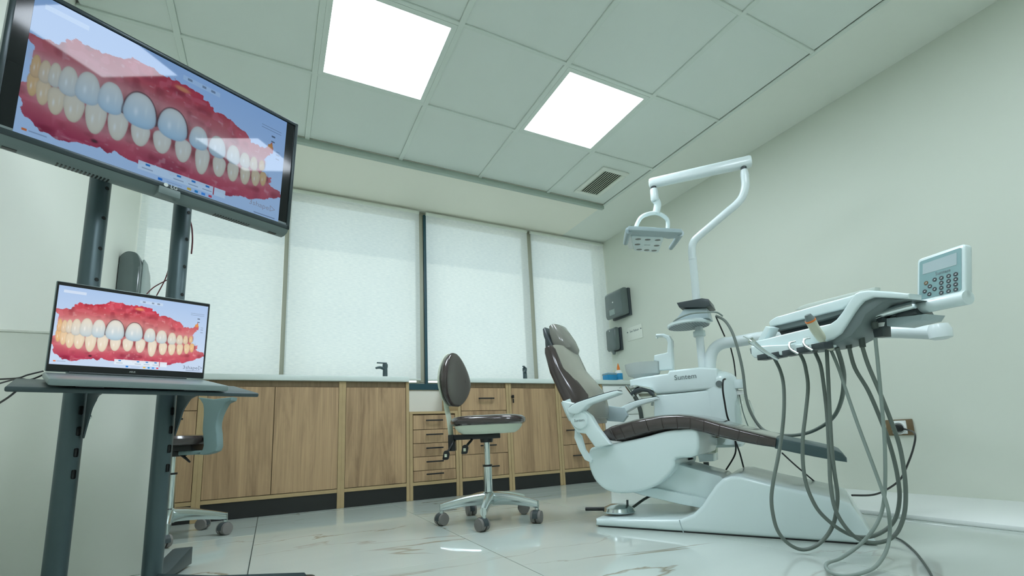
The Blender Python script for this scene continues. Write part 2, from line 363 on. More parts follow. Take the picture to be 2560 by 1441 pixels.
# window wall
WZ0, WZ1 = .86, H
bars = [(-2.465, -2.426), (-1.447, -1.405), (-.402, -.338)]
win = struct('window_1', join(box(XL, XR, YW+.02, YW+.12, .83, .862, .003), box(XL, XR, YW+.02, YW+.12, H-.04, H), *[box(a, c, YW+.015, YW+.12, .86, H-.03, .004) for a, c in bars]), 'frame')
mesh('frame_bar', box(-1.405, -1.384, YW-.004, YW+.1, .80, H-.03), 'tealframe', win)
mesh('frame_bar', box(-1.80, -1.10, YW-.012, YW+.03, .80, .848), 'tealframe', win)
for a, c in zip([XL]+[q[1] for q in bars], [q[0] for q in bars]+[XR]):
    mesh('pane', box(a, c, YW+.07, YW+.078, .862, H-.03), 'acrylic', win)
for k, (a, c, lb) in enumerate([(XL+.005, -2.467, 'leftmost pale woven roller blind beside the left wall, behind the screen stand'), (-2.437, -1.449, 'pale woven roller blind second from the left, above the long cabinet doors'),
                    (-1.390, -.404, 'pale woven roller blind third from the left, just right of the dark teal bar'), (-.366, XR-.006, 'rightmost pale woven roller blind, against the right wall')]):
    bl = thing('roller_blind', lb, 'blind', ((a+c)/2, YW-.02, H), 0, 'roller blinds along the window')
    wd = (c-a)/2
    V, F = [], []
    for i in range(9):
        for j in range(17):
            V.append((-wd+2*wd*i/8, .0015*math.sin(i*1.7+j*.6), -.03-(H-.03-.885)*j/16))
    for i in range(8):
        for j in range(16): F.append((i*17+j, i*17+j+1, (i+1)*17+j+1, (i+1)*17+j))
    mesh('cloth', (V, F), 'blind', bl, 60)
    mesh('bottom_rail', box(-wd, wd, -.006, .006, .872-H, .888-H, .003), 'counter', bl)
    mesh('roller_tube', cyl((-wd, .004, -.026), (wd, .004, -.026), .016), 'ceil', bl)
# outside
hy = 14
facade = struct('wall_outside', box(-40, 40, hy, hy+1, -12, 7.2), 'facade')
hv = [(-14+i*.8, 9.5, -3) for i in range(16)]
hx = [math.exp(-((i-8)/3.4)**2)*2.35+.35*math.exp(-((i-13)/1.5)**2) for i in range(16)]
hill = struct('hill_outside', ([(-9.5+i*.62, 9.5, -3) for i in range(16)]+[(-9.5+i*.62, 10.2, .0+hx[i]) for i in range(16)]+[(-9.5+i*.62, 11.5, -3) for i in range(16)],
     [(i, i+1, 17+i, 16+i) for i in range(15)]+[(16+i, 17+i, 33+i, 32+i) for i in range(15)]), 'hill')

# ------------------------------------------------------------------ cabinets along the window
YC = .301
def handle(parent, x, z, wd=.12):
    mesh('handle', join(box(x-wd/2, x+wd/2, YC-.030, YC-.020, z-.005, z+.005, .002), box(x-wd/2+.012, x-wd/2+.02, YC-.022, YC-.002, z-.004, z+.004), box(x+wd/2-.02, x+wd/2-.012, YC-.022, YC-.002, z-.004, z+.004)), 'blackm', parent)
def cabinet(label, x0, x1, fronts, top=.814, p0=.022, p1=.022, strip=True, grp='oak cabinets under the window', ztop=.778):
    """fronts: list of (kind, xa, xb, za, zb, handle)"""
    c = thing('cabinet', label, 'cabinet', (0, 0, 0), 0, grp)
    mesh('side_panel', box(x0, x0+p0, YC-.004, YW-.02, 0.0, top, .001, 1), 'edge', c)
    mesh('side_panel', box(x1-p1, x1, YC-.004, YW-.02, 0.0, top, .001, 1), 'edge', c)
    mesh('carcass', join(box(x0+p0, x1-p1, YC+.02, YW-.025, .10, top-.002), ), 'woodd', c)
    mesh('bottom_rail', box(x0+p0, x1-p1, YC-.002, YC+.02, .097, .119, .001, 1), 'edge', c)
    mesh('plinth', box(x0+p0, x1-p1, YC+.004, YC+.02, 0.002, .096), 'blackwood', c)
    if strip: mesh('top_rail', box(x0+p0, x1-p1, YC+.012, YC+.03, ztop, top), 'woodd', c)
    else: mesh('top_panel', box(x0, x1, YC-.004, YW-.02, top, top+.018, .001, 1), 'edge', c)
    for kind, xa, xb, za, zb, hd in fronts:
        d = mesh(kind, box(xa+.0018, xb-.0018, YC-.002, YC+.018, za+.0018, zb-.0018, .0008, 1), 'wood', c)
        if hd: handle(d, hd[0], hd[1], hd[2])
    return c
T0, B0 = .776, .121
cabinet('oak drawer cabinet at the far left, half hidden behind the screen stand', XL+.005, -2.864, [('drawer', XL+.03, -2.887, .632, T0, (-3.04, .70, .12)), ('drawer', XL+.03, -2.887, .387, .632, (-3.01, .585, .12)), ('drawer', XL+.03, -2.887, B0, .387, (-3.03, .33, .12))])
cabinet('wide double-door oak cabinet without handles, left end of the long run', -2.864, -2.085, [('door', -2.842, -2.486, B0, T0, None), ('door', -2.486, -2.107, B0, T0, None)])
cabinet('single-door oak cabinet without a handle, beside the wall recess', -2.085, -1.638, [('door', -2.063, -1.662, B0, T0, None)])
cabinet('low oak cabinet of five shallow drawers with black bar handles', -1.636, -1.277, [('drawer', -1.612, -1.301, a, c, (-1.462, (a+c)/2+.012, .125)) for a, c in ((.121, .195), (.195, .289), (.289, .382), (.382, .477), (.477, .58))], .587, strip=False)
cabinet('tall oak three-drawer cabinet right behind the near stool', -1.275, -.854, [('drawer', -1.25, -.877, a, c, h) for a, c, h in ((.603, T0, (-1.052, .695, .13)), (.284, .603, (-1.047, .345, .13)), (B0, .284, (-1.03, .19, .13)))])
ck = cabinet('single-door oak cabinet with a key in its lock', -.852, -.40, [('door', -.83, -.423, B0, T0, None)])
kz = thing('key', 'small key hanging in the lock of the oak door', 'key', (-.822, YC-.002, .708))
mesh('lock', lathe([(.011, 0), (.011, -.008), (.004, -.009)], 14, (0, 0, 0), 'y'), 'blackm', kz)
mesh('key_bow', box(-.007, .007, -.024, -.009, -.012, .012, .003), 'blackm', kz)
mesh('key_tag', box(-.006, .006, -.020, -.016, -.05, -.018, .002), 'blackm', kz)
cabinet('oak three-drawer cabinet behind the dental chair backrest', -.398, .06, [('drawer', -.375, .037, a, c, h) for a, c, h in ((.537, T0, (-.19, .66, .13)), (.312, .537, (-.285, .43, .13)), (B0, .312, (-.235, .225, .13)))])
hc = thing('cabinet', 'white drawer cabinet in the far right corner', 'cabinet')
mesh('carcass', box(.062, XR-.004, YC+.015, YW-.02, .0, .814), 'white', hc)
for a, c in ((.02, .28), (.285, .545), (.55, .80)): mesh('drawer', box(.07, XR-.01, YC-.004, YC+.014, a, c, .003), 'white', hc)
# worktops
w1 = mesh('worktop', box(XL+.004, -1.640, YC-.02, YW-.03, .815, .851, .003), 'counter'); tag(w1, 'long white worktop on the oak cabinets left of the recess', 'worktop')
w2 = mesh('worktop', box(-1.275, XR-.004, YC-.02, YW-.03, .815, .851, .003), 'counter'); tag(w2, 'white worktop right of the recess, running to the right wall', 'worktop')
mesh('upstand', box(XL+.004, -1.640, YW-.05, YW-.03, .851, .872, .002), 'counter', w1); mesh('upstand', box(-1.275, XR-.004, YW-.05, YW-.03, .851, .872, .002), 'counter', w2)
def faucet(label, x, y, rz):
    f = thing('faucet', label, 'faucet', (x, y, .8515), rz, 'faucets on the worktops')
    mesh('body', lathe([(.022, 0), (.022, .004), (.018, .008), (.0165, .085), (.019, .09), (.019, .112), (.012, .118)], 18), 'cart', f)
    mesh('spout', tube([(0, 0, .075), (-.04, -.01, .085), (-.075, -.02, .078)], lambda t: .012-.004*t, 10), 'cart', f)
    mesh('lever', box(-.062, .012, -.009, .009, .116, .125, .003), 'cart', f)
faucet('dark faucet on the left worktop before the second blind', -1.772, .46, .15)
faucet('dark faucet on the right worktop beside the chair headrest', -.61, .46, .9)
# far corner bits
g = thing('tissue_box', 'blue and white box on the corner worktop', 'box', (.235, .40, .8515))
mesh('carton', box(-.05, .05, -.04, .04, 0, .075, .003), 'blue', g); mesh('tray_rim', box(-.054, .054, -.044, .044, .06, .07, .003), 'smoke2', g)
g = thing('bottle', 'white and blue bottle with an orange nozzle in the corner', 'bottle', (.36, .42, .8515))
mesh('body', lathe([(.030, 0), (.034, .004), (.034, .085), (.026, .105), (.014, .112)], 18), 'white', g)
mesh('sleeve', lathe([(.0345, .02), (.0348, .021), (.0348, .078), (.0345, .079)], 18), 'blue', g)
mesh('nozzle', lathe([(.014, .112), (.013, .135), (.005, .165), (.002, .175)], 14), 'orange', g)

# ------------------------------------------------------------------ things on the walls
def rpoly(pts, r=.01, n=4):
    out = []; k = len(pts)
    for i in range(k):
        p, a, c = Vector(pts[i]), Vector(pts[i-1]), Vector(pts[(i+1) % k])
        d0, d1 = (a-p), (c-p); rr = min(r, d0.length*.45, d1.length*.45); q0, q1 = p+d0.normalized()*rr, p+d1.normalized()*rr
        for j in range(n+1):
            s = j/n; out.append(((1-s)**2*q0+2*s*(1-s)*p+s*s*q1)[:])
    return out
# right wall: paper dispenser, soap dispenser, sign, socket
TD = [(.380,.576,1.750),(.380,.349,1.750),(.380,.567,1.470),(.380,.338,1.477)] + [(.500,.349,1.735),(.500,.353,1.494)]
SD = [(.430,.653,1.400),(.430,.484,1.363),(.430,.644,1.172),(.430,.479,1.131),(.430,.584,1.102)] + [(.500,.522,1.360),(.500,.541,1.125)]
SG = [(.500,.415,1.368),(.500,.193,1.374),(.500,.212,1.235),(.500,.432,1.238)]
OU = [(.500,-1.594,.398),(.500,-1.710,.401),(.500,-1.718,.320),(.500,-1.594,.316),(.500,-1.653,.361)]
y0, y1 = -.02+(TD[1][1]+TD[3][1])/2, (TD[0][1]+TD[2][1])/2
z0, z1 = (TD[2][2]+TD[3][2])/2, (TD[0][2]+TD[1][2])/2
d = thing('paper_dispenser', 'dark smoked paper towel dispenser on the right wall, above the soap', 'dispenser', (XR, (y0+y1)/2, z0))
hw, hh = (y1-y0)/2, z1-z0
mesh('back_plate', box(-.03, -.001, -hw-.004, hw+.004, .004, hh-.002, .006), 'dark', d)
P = rpoly([(-.03, 0.02), (-.03, hh), (-.075, hh+.002), (-.115, hh-.03), (-.118, .03), (-.10, 0.0), (-.06, .012)], .025)
mesh('cover', prism([(a, c) for a, c in P], -hw, hw, lambda a, c, t: (a, t, c), .012), 'smoke', d)
mesh('window', box(-.1205, -.117, -.02, .06, .03, .085, .003), 'smoke2', d)
mesh('lock', lathe([(.008, 0), (.006, -.004)], 12, (-.118, 0, hh*.55), 'x'), 'white', d)
y0, y1, z0, z1 = SD[3][1], SD[0][1], SD[2][2], SD[0][2]
d = thing('soap_dispenser', 'dark smoked soap dispenser below the paper towel dispenser', 'dispenser', (XR, (y0+y1)/2, z0))
hw, hh = (y1-y0)/2*.8, z1-z0
mesh('back_plate', box(-.022, -.001, -hw-.012, hw+.012, .0, hh, .006), 'dark', d)
mesh('cover', prism(rpoly([(-.022, .01), (-.022, hh), (-.06, hh+.004), (-.086, hh-.02), (-.088, .02), (-.07, 0)], .02), -hw, hw, lambda a, c, t: (a, t, c), .016, 3), 'smoke', d)
mesh('push_bar', lathe([(.016, .0), (.018, -.02), (.017, -.034), (.01, -.036)], 16, (-.055, 0, .002)), 'smoke', d)
mesh('drop', lathe([(.005, 0), (.004, -.003)], 10, (-.088, 0, hh-.03), 'x'), 'white', d)
yc, zc = sum(q[1] for q in SG)/4, sum(q[2] for q in SG)/4
sg = thing('wall_sign', 'small clear acrylic sign with grey lettering on the right wall', 'sign', (XR, yc, zc))
mesh('plate', box(-.004, -.0005, -.105, .105, -.065, .065, .001), mat('sign plate', (.76, .80, .715), .25, coat=.2), sg)
text('lettering', 'Sıvı Sabun', .031, 'ink', sg, basis((-.0045, 0, .022), (0, -1, 0), (0, 0, 1)))
for s in (-1, 1): mesh('stud', lathe([(.006, 0), (.006, -.004), (.003, -.006)], 12, (-.004, .092*s, .022), 'x'), 'grey', sg)
yc, zc = sum(q[1] for q in OU[:4])/4, sum(q[2] for q in OU[:4])/4
so_ = thing('wall_socket', 'bronze wall socket plate low on the right wall', 'socket', (XR, yc, zc))
mesh('plate', box(-.010, -.0005, -.062, .062, -.042, .042, .004), 'outlet', so_)
mesh('insert', box(-.013, -.009, -.034, .034, -.034, .036, .003), 'white', so_)
mesh('rim', lathe([(.033, 0), (.034, -.006), (.028, -.008), (.026, -.003)], 24, (-.012, 0, -.003), 'x'), 'white', so_)
pg = thing('power_plug', 'black plug with its cable running down to the floor', 'plug', (XR, yc, zc))
mesh('plug_body', lathe([(.021, -.012), (.022, -.03), (.018, -.045), (.008, -.048)], 16, (0, 0, -.003), 'x'), 'black', pg)
mesh('cable', tube([(-.035, -.01, -.004), (-.05, -.05, -.012)]+[(p[0]-XR, p[1]-yc, p[2]-zc) for p in [(.144,-1.865,.334),(.069,-1.882,.275),(-.014,-1.882,.202),(-.099,-1.885,.150),(-.198,-1.873,.115),(-.283,-1.861,.102),(-.390,-1.842,.109)]], .004, 8), 'black', pg)
# left wall paper dispenser
d = thing('paper_dispenser', 'grey paper towel dispenser on the left wall behind the screen stand', 'dispenser', (XL, .33, 1.235))
P = rpoly([(.002, .0), (.002, .31), (.035, .345), (.085, .34), (.108, .28), (.108, .02), (.09, 0)], .03)
mesh('cover', prism(P, -.0, .26, lambda a, c, t: (a, t, c), .012), 'smoke', d)
mesh('front_panel', prism(rpoly([(.03, .02), (.24, .02), (.24, .21), (.13, .31), (.03, .31)], .015), .1075, .115, lambda a, c, t: (t, a, c), .003), 'smoke2', d)
mesh('paper', box(.03, .12, .06, .20, -.02, .01, .004), 'white', d)
# low white partition behind the stand
pt = thing('half_wall', 'low pale green-white partition standing behind the screen stand', 'partition', (XL, -.9, 0))
mesh('panel', box(.004, .462, 0, .07, 0, .818, .004), 'wall_white', pt)
mesh('cap_rail', box(.004, .464, -.002, .072, .818, .826, .002), 'wall_white', pt)

# ------------------------------------------------------------------ stools
def castor(parent, x, y, ang):
    c = mesh('castor', join(xf(lathe([(.012, -.026), (.027, -.024), (.029, -.014), (.029, -.004), (.02, -.003)], 20, (0, 0, .029), 'y'), ang, (x, y, 0)),
                            xf(lathe([(.02, .003), (.029, .004), (.029, .014), (.027, .024), (.012, .026)], 20, (0, 0, .029), 'y'), ang, (x, y, 0))), 'castor', parent)
    mesh('hood', xf(prism([(.031*math.cos(q), .029+.031*math.sin(q)) for q in [i*PI/10-.15 for i in range(12)]]+[(.026*math.cos(q), .029+.026*math.sin(q)) for q in [(11-i)*PI/10-.15 for i in range(12)]], -.013, .013, UZ), ang, (x, y, 0)), 'dark', c)
def star_base(t, a0, R=.24, x=0):
    for k in range(5):
        a = a0+k*2*PI/5; c, s = math.cos(a), math.sin(a)
        rings = []
        for q in range(9):
            f = q/8; r = .012+f*(R-.004); zt = .140-.040*f**1.7; hb = .064*(1-f)+.034*f; wv = .023*(1-f)+.014*f
            zc_ = zt-hb/2
            ring = []
            for j in range(12):
                cc, ss = sup(2*PI*j/12, .6); ring.append((x+c*r-s*cc*wv, s*r+c*cc*wv, zc_+ss*hb/2))
            rings.append(ring)
        leg = mesh('base_leg', loft(rings), 'alu', t)
        mesh('castor_stem', cyl((x+c*R, s*R, .052), (x+c*R, s*R, .100), .010), 'alu', leg)
        castor(t, x+c*R+.008*s, s*R-.008*c, a+.9+k*.7)
def gas_lift(t, zt, zb=.266, x=0):
    mesh('hub', lathe([(.026, .075), (.030, .08), (.031, .137), (.026, .142)], 24, (x, 0, 0)), 'alu', t)
    mesh('column', lathe([(.022, .14), (.022, zb), (.017, zb+.003)], 24, (x, 0, 0)), 'chrome', t)
    mesh('piston', lathe([(.0155, zb), (.0155, zt)], 20, (x, 0, 0)), 'chrome', t)
    mesh('collar', lathe([(.024, zb-.004), (.024, zb+.005)], 20, (x, 0, 0)), 'black', t)
def seat_disc(name, m, parent, x, rx, ry_, prof, e=.75, n=48):
    R = []
    for k, z in prof: R.append([(x+sup(2*PI*j/n, e)[0]*(rx+k), sup(2*PI*j/n, e)[1]*(ry_+k), z) for j in range(n)])
    return mesh(name, loft(R), m, parent)
t = thing('dental_stool', 'brown leather stool with backrest standing in front of the drawer cabinets', 'stool', (-1.52, -.79, 0), math.radians(-27.2))
star_base(t, math.radians(-94.6)); gas_lift(t, .40, x=-.010)
seat_disc('seat', 'brown', t, .004, .19, .185, [(-.19, .512), (-.11, .514), (-.04, .511), (-.015, .506), (-.003, .496), (0, .486), (-.004, .473), (-.016, .465), (-.03, .463)], .7)
seat_disc('seat_shell', 'cream', t, .004, .19, .185, [(-.02, .466), (-.024, .455), (-.04, .436), (-.06, .424), (-.12, .422)], .7)
mesh('mechanism', join(box(-.20, -.165, -.03, .03, .345, .425, .004), box(-.17, .06, -.04, .04, .398, .424, .004), lathe([(.03, .38), (.034, .40)], 16, (-.01, 0, 0))), 'black', t)
for (x0_, z0_), (x1_, z1_), yy in (((-.165, .40), (-.205, .328), -.05), ((-.08, .40), (-.112, .352), -.06)):
    lv = mesh('lever', tube([(x0_, -.02, z0_), (x0_-.004, yy, z0_-.01), (x1_+.012, yy-.02, z1_+.02)], .006, 8), 'black', t)
    mesh('paddle', xf(prism(rpoly([(-.018, -.022), (.012, -.022), (.02, .01), (.008, .024), (-.01, .02)], .008), -.005, .005, UZ, .002), 0, (x1_, yy-.024, z1_)), 'black', lv)
    mesh('mark', xf(box(-.006, .006, -.0064, -.0052, -.009, .006, .0003, 1), .0, (x1_, yy-.024, z1_)), 'bone', lv)
mesh('back_bar', tube([(-.186, 0, .40), (-.196, 0, .50), (-.210, 0, .58), (-.212, 0, .68)], .016, 10, 6, True, .35), 'cream', t)
# curved backrest pad, turned a little to the camera
R, R2 = [], []
for q in range(19):
    f = q/18; z = .566+.275*(.5-.5*math.cos(PI*f)); f = (z-.566)/.275
    sn = math.sin(PI*(.012+.976*f)); hw = .134*sn**.46*(1-.42*max(0, f-.42)); th = .030*sn**.45
    ring, ring2 = [], []
    for j in range(28):
        c, sgn = sup(2*PI*j/28, .7); y = c*hw; x = sgn*th+1.5*y*y-.012*math.sin(PI*f)
        ring.append((x, y, z)); ring2.append((-.018+min(0, sgn)*.016*sn**.5+max(0, sgn)*.004+1.5*y*y-.012*math.sin(PI*f), y*1.01, .7035+(z-.7035)*.985))
    R.append(ring); R2.append(ring2)
mesh('backrest', xf(loft(R), -.42, (-.165, .0, 0)), 'brown', t)
mesh('backrest_shell', xf(loft(R2), -.42, (-.170, .0, 0)), 'cream', t)

t2 = thing('dental_stool', 'brown leather stool with teal arm support, half hidden behind the screen stand', 'stool', (-2.925, -.182, 0), math.radians(-27.2))
star_base(t2, math.radians(17.2)+.0, .24, .012); gas_lift(t2, .42, .30, x=.012)
seat_disc('seat', 'brown', t2, -.012, .178, .178, [(-.178, .478), (-.10, .480), (-.03, .479), (-.008, .474), (0, .462), (-.002, .446), (-.012, .434), (-.03, .430)], .85)
mesh('mechanism', join(box(-.12, .13, -.05, .05, .405, .432, .004), box(.02, .06, -.03, .03, .38, .41, .004)), 'black', t2)
mesh('lever', tube([(.05, -.02, .40), (.09, -.03, .375), (.12, -.035, .352)], lambda q: .009-.005*q, 8), 'black', t2)
JP = [(.123,.659),(.202,.646),(.290,.652),(.287,.636),(.257,.624),(.239,.589),(.229,.563),(.223,.534),(.223,.509),(.229,.480),(.233,.442),(.235,.419),(.228,.398),(.204,.388),(.175,.382),(.127,.386),(.128,.395),(.151,.398),(.164,.407),(.168,.425),(.164,.464),(.158,.496),(.157,.535),(.158,.570),(.156,.601),(.151,.625),(.137,.645)]
mesh('arm_support', prism([(a+.010, c) for a, c in JP], -.035, .015, lambda a, c, tt: (a, tt, c), .010, 3), 'teal', t2)
mesh('support_bracket', box(.06, .17, -.035, .015, .385, .405, .004), 'teal', t2)

# ------------------------------------------------------------------ screen stand, television, laptop
ct = thing('screen_stand', 'blue-grey metal screen stand on two round columns, left foreground', 'stand', (-2.908, -1.151, 0), math.radians(24.95))
for s in (-1, 1):
    c = mesh('column', xf(lathe([(.026, .03), (.027, .035), (.027, 1.50), (.024, 1.505)], 28), 0, (.1115*s, 0, 0)), 'cart', ct)
    for z in (.93, 1.03, 1.13, 1.23, 1.33): mesh('hole', xf(lathe([(.006, -.0278), (.006, -.0265)], 12, (0, 0, z), 'y'), .5, (.1115*s, 0, 0)), 'black', c)
    for z in (.535, .475, .415, .355): mesh('slot', xf(box(-.005, .005, -.0282, -.026, z-.013, z+.013, .004), .42, (.1115*s, 0, 0)), 'black', c)
    # curved bracket under the shelf
    br = rpoly([(-.022, .602), (-.022, .45), (-.045, .48), (-.085, .535), (-.14, .566), (-.20, .572), (-.20, .580)], .01)
    bk = mesh('shelf_bracket', prism(br, .1115*s+.022, .1115*s+.026, lambda a, c, tt: (tt, a, c)), 'cartpl', ct)
    for yy, z in ((-.045, .515), (-.085, .56), (-.14, .577)): mesh('bolt', lathe([(.007, -.002), (.007, .006), (.004, .008)], 12, (.1115*s+.025, yy, z), 'x'), 'chrome', bk)
    mesh('foot', join(tube([(.1115*s, 0, .018), (.20*s, -.23, .022), (.345*s, -.475, .028)], .021, 4, 0)), 'cartpl', ct)
    mesh('foot_cap', lathe([(.034, .0), (.036, .02), (.03, .035)], 16, (.345*s, -.47, 0)), 'black', ct)
    mesh('rear_foot', prism([(0, .008), (.26, .008), (.26, .066), (.24, .066), (.05, .030), (0, .030)], -.03, .03, lambda a, c, tt: (s*(.1115+a*.55-tt*.8), a*.75+tt*.55, c), .003), 'cartpl', ct)
mesh('cross_bar', box(-.14, .14, -.03, .03, .005, .03, .006), 'cartpl', ct)
mesh('vesa_mount', join(box(-.20, .20, -.075, -.04, 1.45, 1.49), box(-.20, .20, -.075, -.04, 1.36, 1.40), box(-.13, -.09, -.08, -.026, 1.34, 1.50), box(.09, .13, -.08, -.026, 1.34, 1.50)), 'cartpl', ct)
sh = mesh('shelf', xf(box(-.252, .252, 0, .275, -.012, 0, .004, 3), -.14, (-.034, -.393, .5615), .18), 'cartpl', ct)

# teeth scan picture, painted into the vertices of a flat grid
def L2(p): return p
UP = [(.002,.281),(.063,.311),(.127,.176),(.206,.213),(.260,.172),(.299,.145),(.304,.131),(.407,.127),(.501,.123),(.567,.148),(.637,.217),(.705,.230),(.777,.267),(.825,.362),(.873,.351),(.940,.268),(.935,.336),(.910,.424),(.892,.526),(.897,.622),(.696,.684),(.474,.701),(.269,.696),(.105,.687),(.031,.648)]
LO = [(.026,.581),(.234,.604),(.408,.625),(.594,.618),(.794,.610),(.896,.597),(.933,.616),(.943,.679),(.999,.708),(1.013,.764),(.859,.867),(.806,.858),(.766,.910),(.692,.923),(.611,.910),(.532,.898),(.426,.901),(.355,.923),(.297,.903),(.163,.928),(.125,.942),(.072,.915),(.035,.895),(.014,.853),(.001,.789),(.003,.654)]
UTR = [(.031,.499),(.058,.509),(.086,.502),(.126,.504),(.185,.495),(.259,.495),(.360,.494),(.484,.492),(.591,.514),(.673,.521),(.748,.530),(.804,.535),(.848,.529),(.888,.517)]
UTS = [(10, 26), (12, 26), (13, 28), (20, 34), (27, 38), (29, 38), (40, 43), (39, 40), (27, 31), (26, 30), (21, 27), (17, 22), (13, 20), (10, 16)]
LTR = [(.031,.626),(.061,.652),(.099,.677),(.151,.678),(.219,.681),(.291,.678),(.370,.674),(.450,.670),(.533,.669),(.614,.687),(.689,.683),(.753,.680),(.811,.670),(.863,.654),(.901,.634)]
LTS = [(14, 22), (17, 24), (21, 26), (26, 27), (28, 33), (28, 30), (28, 25), (28, 24), (27, 26), (25, 32), (24, 24), (22, 23), (20, 22), (18, 20), (14, 18)]
SX, SY = 1/640., 1/375.
def inpoly(X, Y, P):
    r = np.zeros(X.shape, bool); n = len(P)
    for i in range(n):
        x1, y1 = P[i]; x2, y2 = P[(i+1) % n]
        if y1 == y2: continue
        c = ((y1 > Y) != (y2 > Y)) & (X < (x2-x1)*(Y-y1)/(y2-y1)+x1); r ^= c
    return r
NX, NY = 420, 250
rs = np.random.RandomState(4)
def vnoise(X, Y, s):
    gx, gy = X*s, Y*s*.6; ix, iy = np.floor(gx).astype(int), np.floor(gy).astype(int); fx, fy = gx-ix, gy-iy
    T = rs.rand(256, 256); fx = fx*fx*(3-2*fx); fy = fy*fy*(3-2*fy); A = lambda a, c: T[(ix+a) % 256, (iy+c) % 256]
    return (A(0, 0)*(1-fx)+A(1, 0)*fx)*(1-fy)+(A(0, 1)*(1-fx)+A(1, 1)*fx)*fy
Yg, Xg = np.meshgrid(np.linspace(0, 1, NY), np.linspace(0, 1, NX), indexing='xy'); Xg, Yg = Xg, Yg
Xg, Yg = np.meshgrid(np.linspace(0, 1, NX), np.linspace(0, 1, NY))
sr = lambda *c: np.array(srgb(*c))
IMG = np.zeros((NY, NX, 3)); IMG[:] = sr(196, 214, 238)
IMG += (sr(170, 196, 232)-sr(196, 214, 238))*np.clip(1-Yg*1.5, 0, 1)[..., None]
n1, n2, n3 = vnoise(Xg, Yg, 30), vnoise(Xg, Yg, 9), vnoise(Xg, Yg, 80)
jx, jy = Xg+(n1-.5)*.022+(n3-.5)*.012, Yg+(vnoise(Xg, Yg, 34)-.5)*.035+(vnoise(Xg, Yg, 85)-.5)*.018
up, lo = inpoly(jx, jy, UP), inpoly(jx, jy, LO)
def blend(mask, col, a=1.0):
    global IMG
    mk = (mask*a)[..., None]; IMG = IMG*(1-mk)+col*mk
k = np.clip((Yg-.20+.05*n1)*3.4, 0, 1)[..., None]
blend(up.astype(float), sr(186, 18, 52)*(1-k)+sr(204, 128, 128)*k)
blend(up*np.clip(n2*1.6-.5, 0, 1), sr(216, 84, 100), .7); blend(up*np.clip(n1*1.7-.9, 0, 1), sr(140, 24, 50), .6)
k = np.clip((Yg-.62)*3.6, 0, 1)[..., None]
blend(lo.astype(float), sr(212, 120, 122)*(1-k)+sr(172, 44, 78)*k)
blend(lo*np.clip(n2*1.6-.6, 0, 1), sr(214, 90, 104), .7); blend(lo*np.clip(vnoise(Xg, Yg, 16)*1.7-1, 0, 1), sr(120, 30, 62), .6)
def tooth(cx_, cy_, hw_, hh_, upper, i, n):
    dx, dy = (Xg-cx_)/hw_, (Yg-cy_)/hh_
    wide = 1-(.34 if upper else .42)*(np.clip(-dy if upper else dy, -1, 1)*.5+.5)**1.4      # narrower at the gum
    q = np.abs(dx/wide)**2.4+np.abs(dy)**2.6
    a = np.clip((1-q)*6, 0, 1)
    front = math.exp(-((i-n*.47)/4.2)**2)
    ends = min(1, abs(i-n*.47)/(n*.5))**4; base = (sr(228, 204, 166)*(1-ends)+sr(222, 160, 84)*ends)*(1-front)+sr(234, 226, 212)*front
    if not upper: base = (sr(232, 210, 174)*(1-ends)+sr(226, 168, 96)*ends)*(1-front)+sr(230, 216, 194)*front
    g = np.clip((dy if upper else -dy)*.5+.5, 0, 1)[..., None]
    tip = (sr(176, 206, 222) if upper else sr(232, 222, 206))*front+base*(1-front)
    col = base*(1-g)+tip*g
    sh = (1-.30*np.clip(q, 0, 1)**2.6)[..., None]
    if upper and i in (6, 7): blend(np.clip((1.22-q)*7, 0, 1)*(dy < .55), sr(70, 50, 58), .75)
    blend(a, col*sh)
    blend(np.exp(-(((dx+.22)/.10)**2+((dy-.15)/.22)**2))*a, sr(255, 252, 246), .55)
    blend(np.exp(-(((dx-.3)/.07)**2+((dy+.1)/.3)**2))*a, sr(255, 250, 240), .25)
gl = (Yg-(.50+.17*Xg*.6))            # moist highlights and darker folds on the gums
for sc_, th_, cc_, aa_ in ((40, .66, (226, 120, 134), .28), (60, .84, (250, 206, 206), .22)): blend((up | lo)*np.clip((vnoise(Xg, Yg, sc_)-th_)*9, 0, 1), sr(*cc_), aa_)
for sc_, th_, cc_, aa_ in ((24, .70, (128, 16, 44), .5),): blend((up | lo)*np.clip((vnoise(Xg, Yg, sc_)-th_)*5, 0, 1), sr(*cc_), aa_)
for T_, S_, up_ in ((UTR, UTS, True), (LTR, LTS, False)):
    for (x, y), (a_, b_2) in zip(T_, S_):          # pale rim of gum around every tooth, dark gap between neighbours
        yy_ = y-b_2*SY*.75 if up_ else y+b_2*SY*.95
        blend(np.exp(-(((Xg-x)/(a_*SX*1.15))**2+((Yg-yy_)/(b_2*SY*.55))**2)), sr(224, 160, 156), .5)
        blend(np.exp(-(((Xg-x-a_*SX)/(a_*SX*.25))**2+((Yg-y)/(b_2*SY*.8))**2)), sr(120, 60, 56), .75)
for i, (x, y) in enumerate(LTR): tooth(x, y+.012, LTS[i][0]*SX*.92, LTS[i][1]*SY*1.45, False, i, 15)
for i, (x, y) in enumerate(UTR): tooth(x, y+.008, UTS[i][0]*SX*1.08, UTS[i][1]*SY*1.22, True, i, 14)
sp = [(.226,.867),(.504,.176),(.440,.163),(.923,.305)]
blend(np.exp(-(((Xg-sp[0][0])/.012)**2+((Yg-sp[0][1])/.014)**2)**2), sr(50, 14, 30), .9)
blend(np.exp(-(((Xg-sp[1][0])/.03)**2+((Yg-sp[1][1])/.02)**2)**2), sr(232, 150, 100), .8)
blend(np.exp(-(((Xg-sp[3][0])/.02)**2+((Yg-sp[3][1])/.03)**2)**2)*up, sr(226, 150, 70), .9)
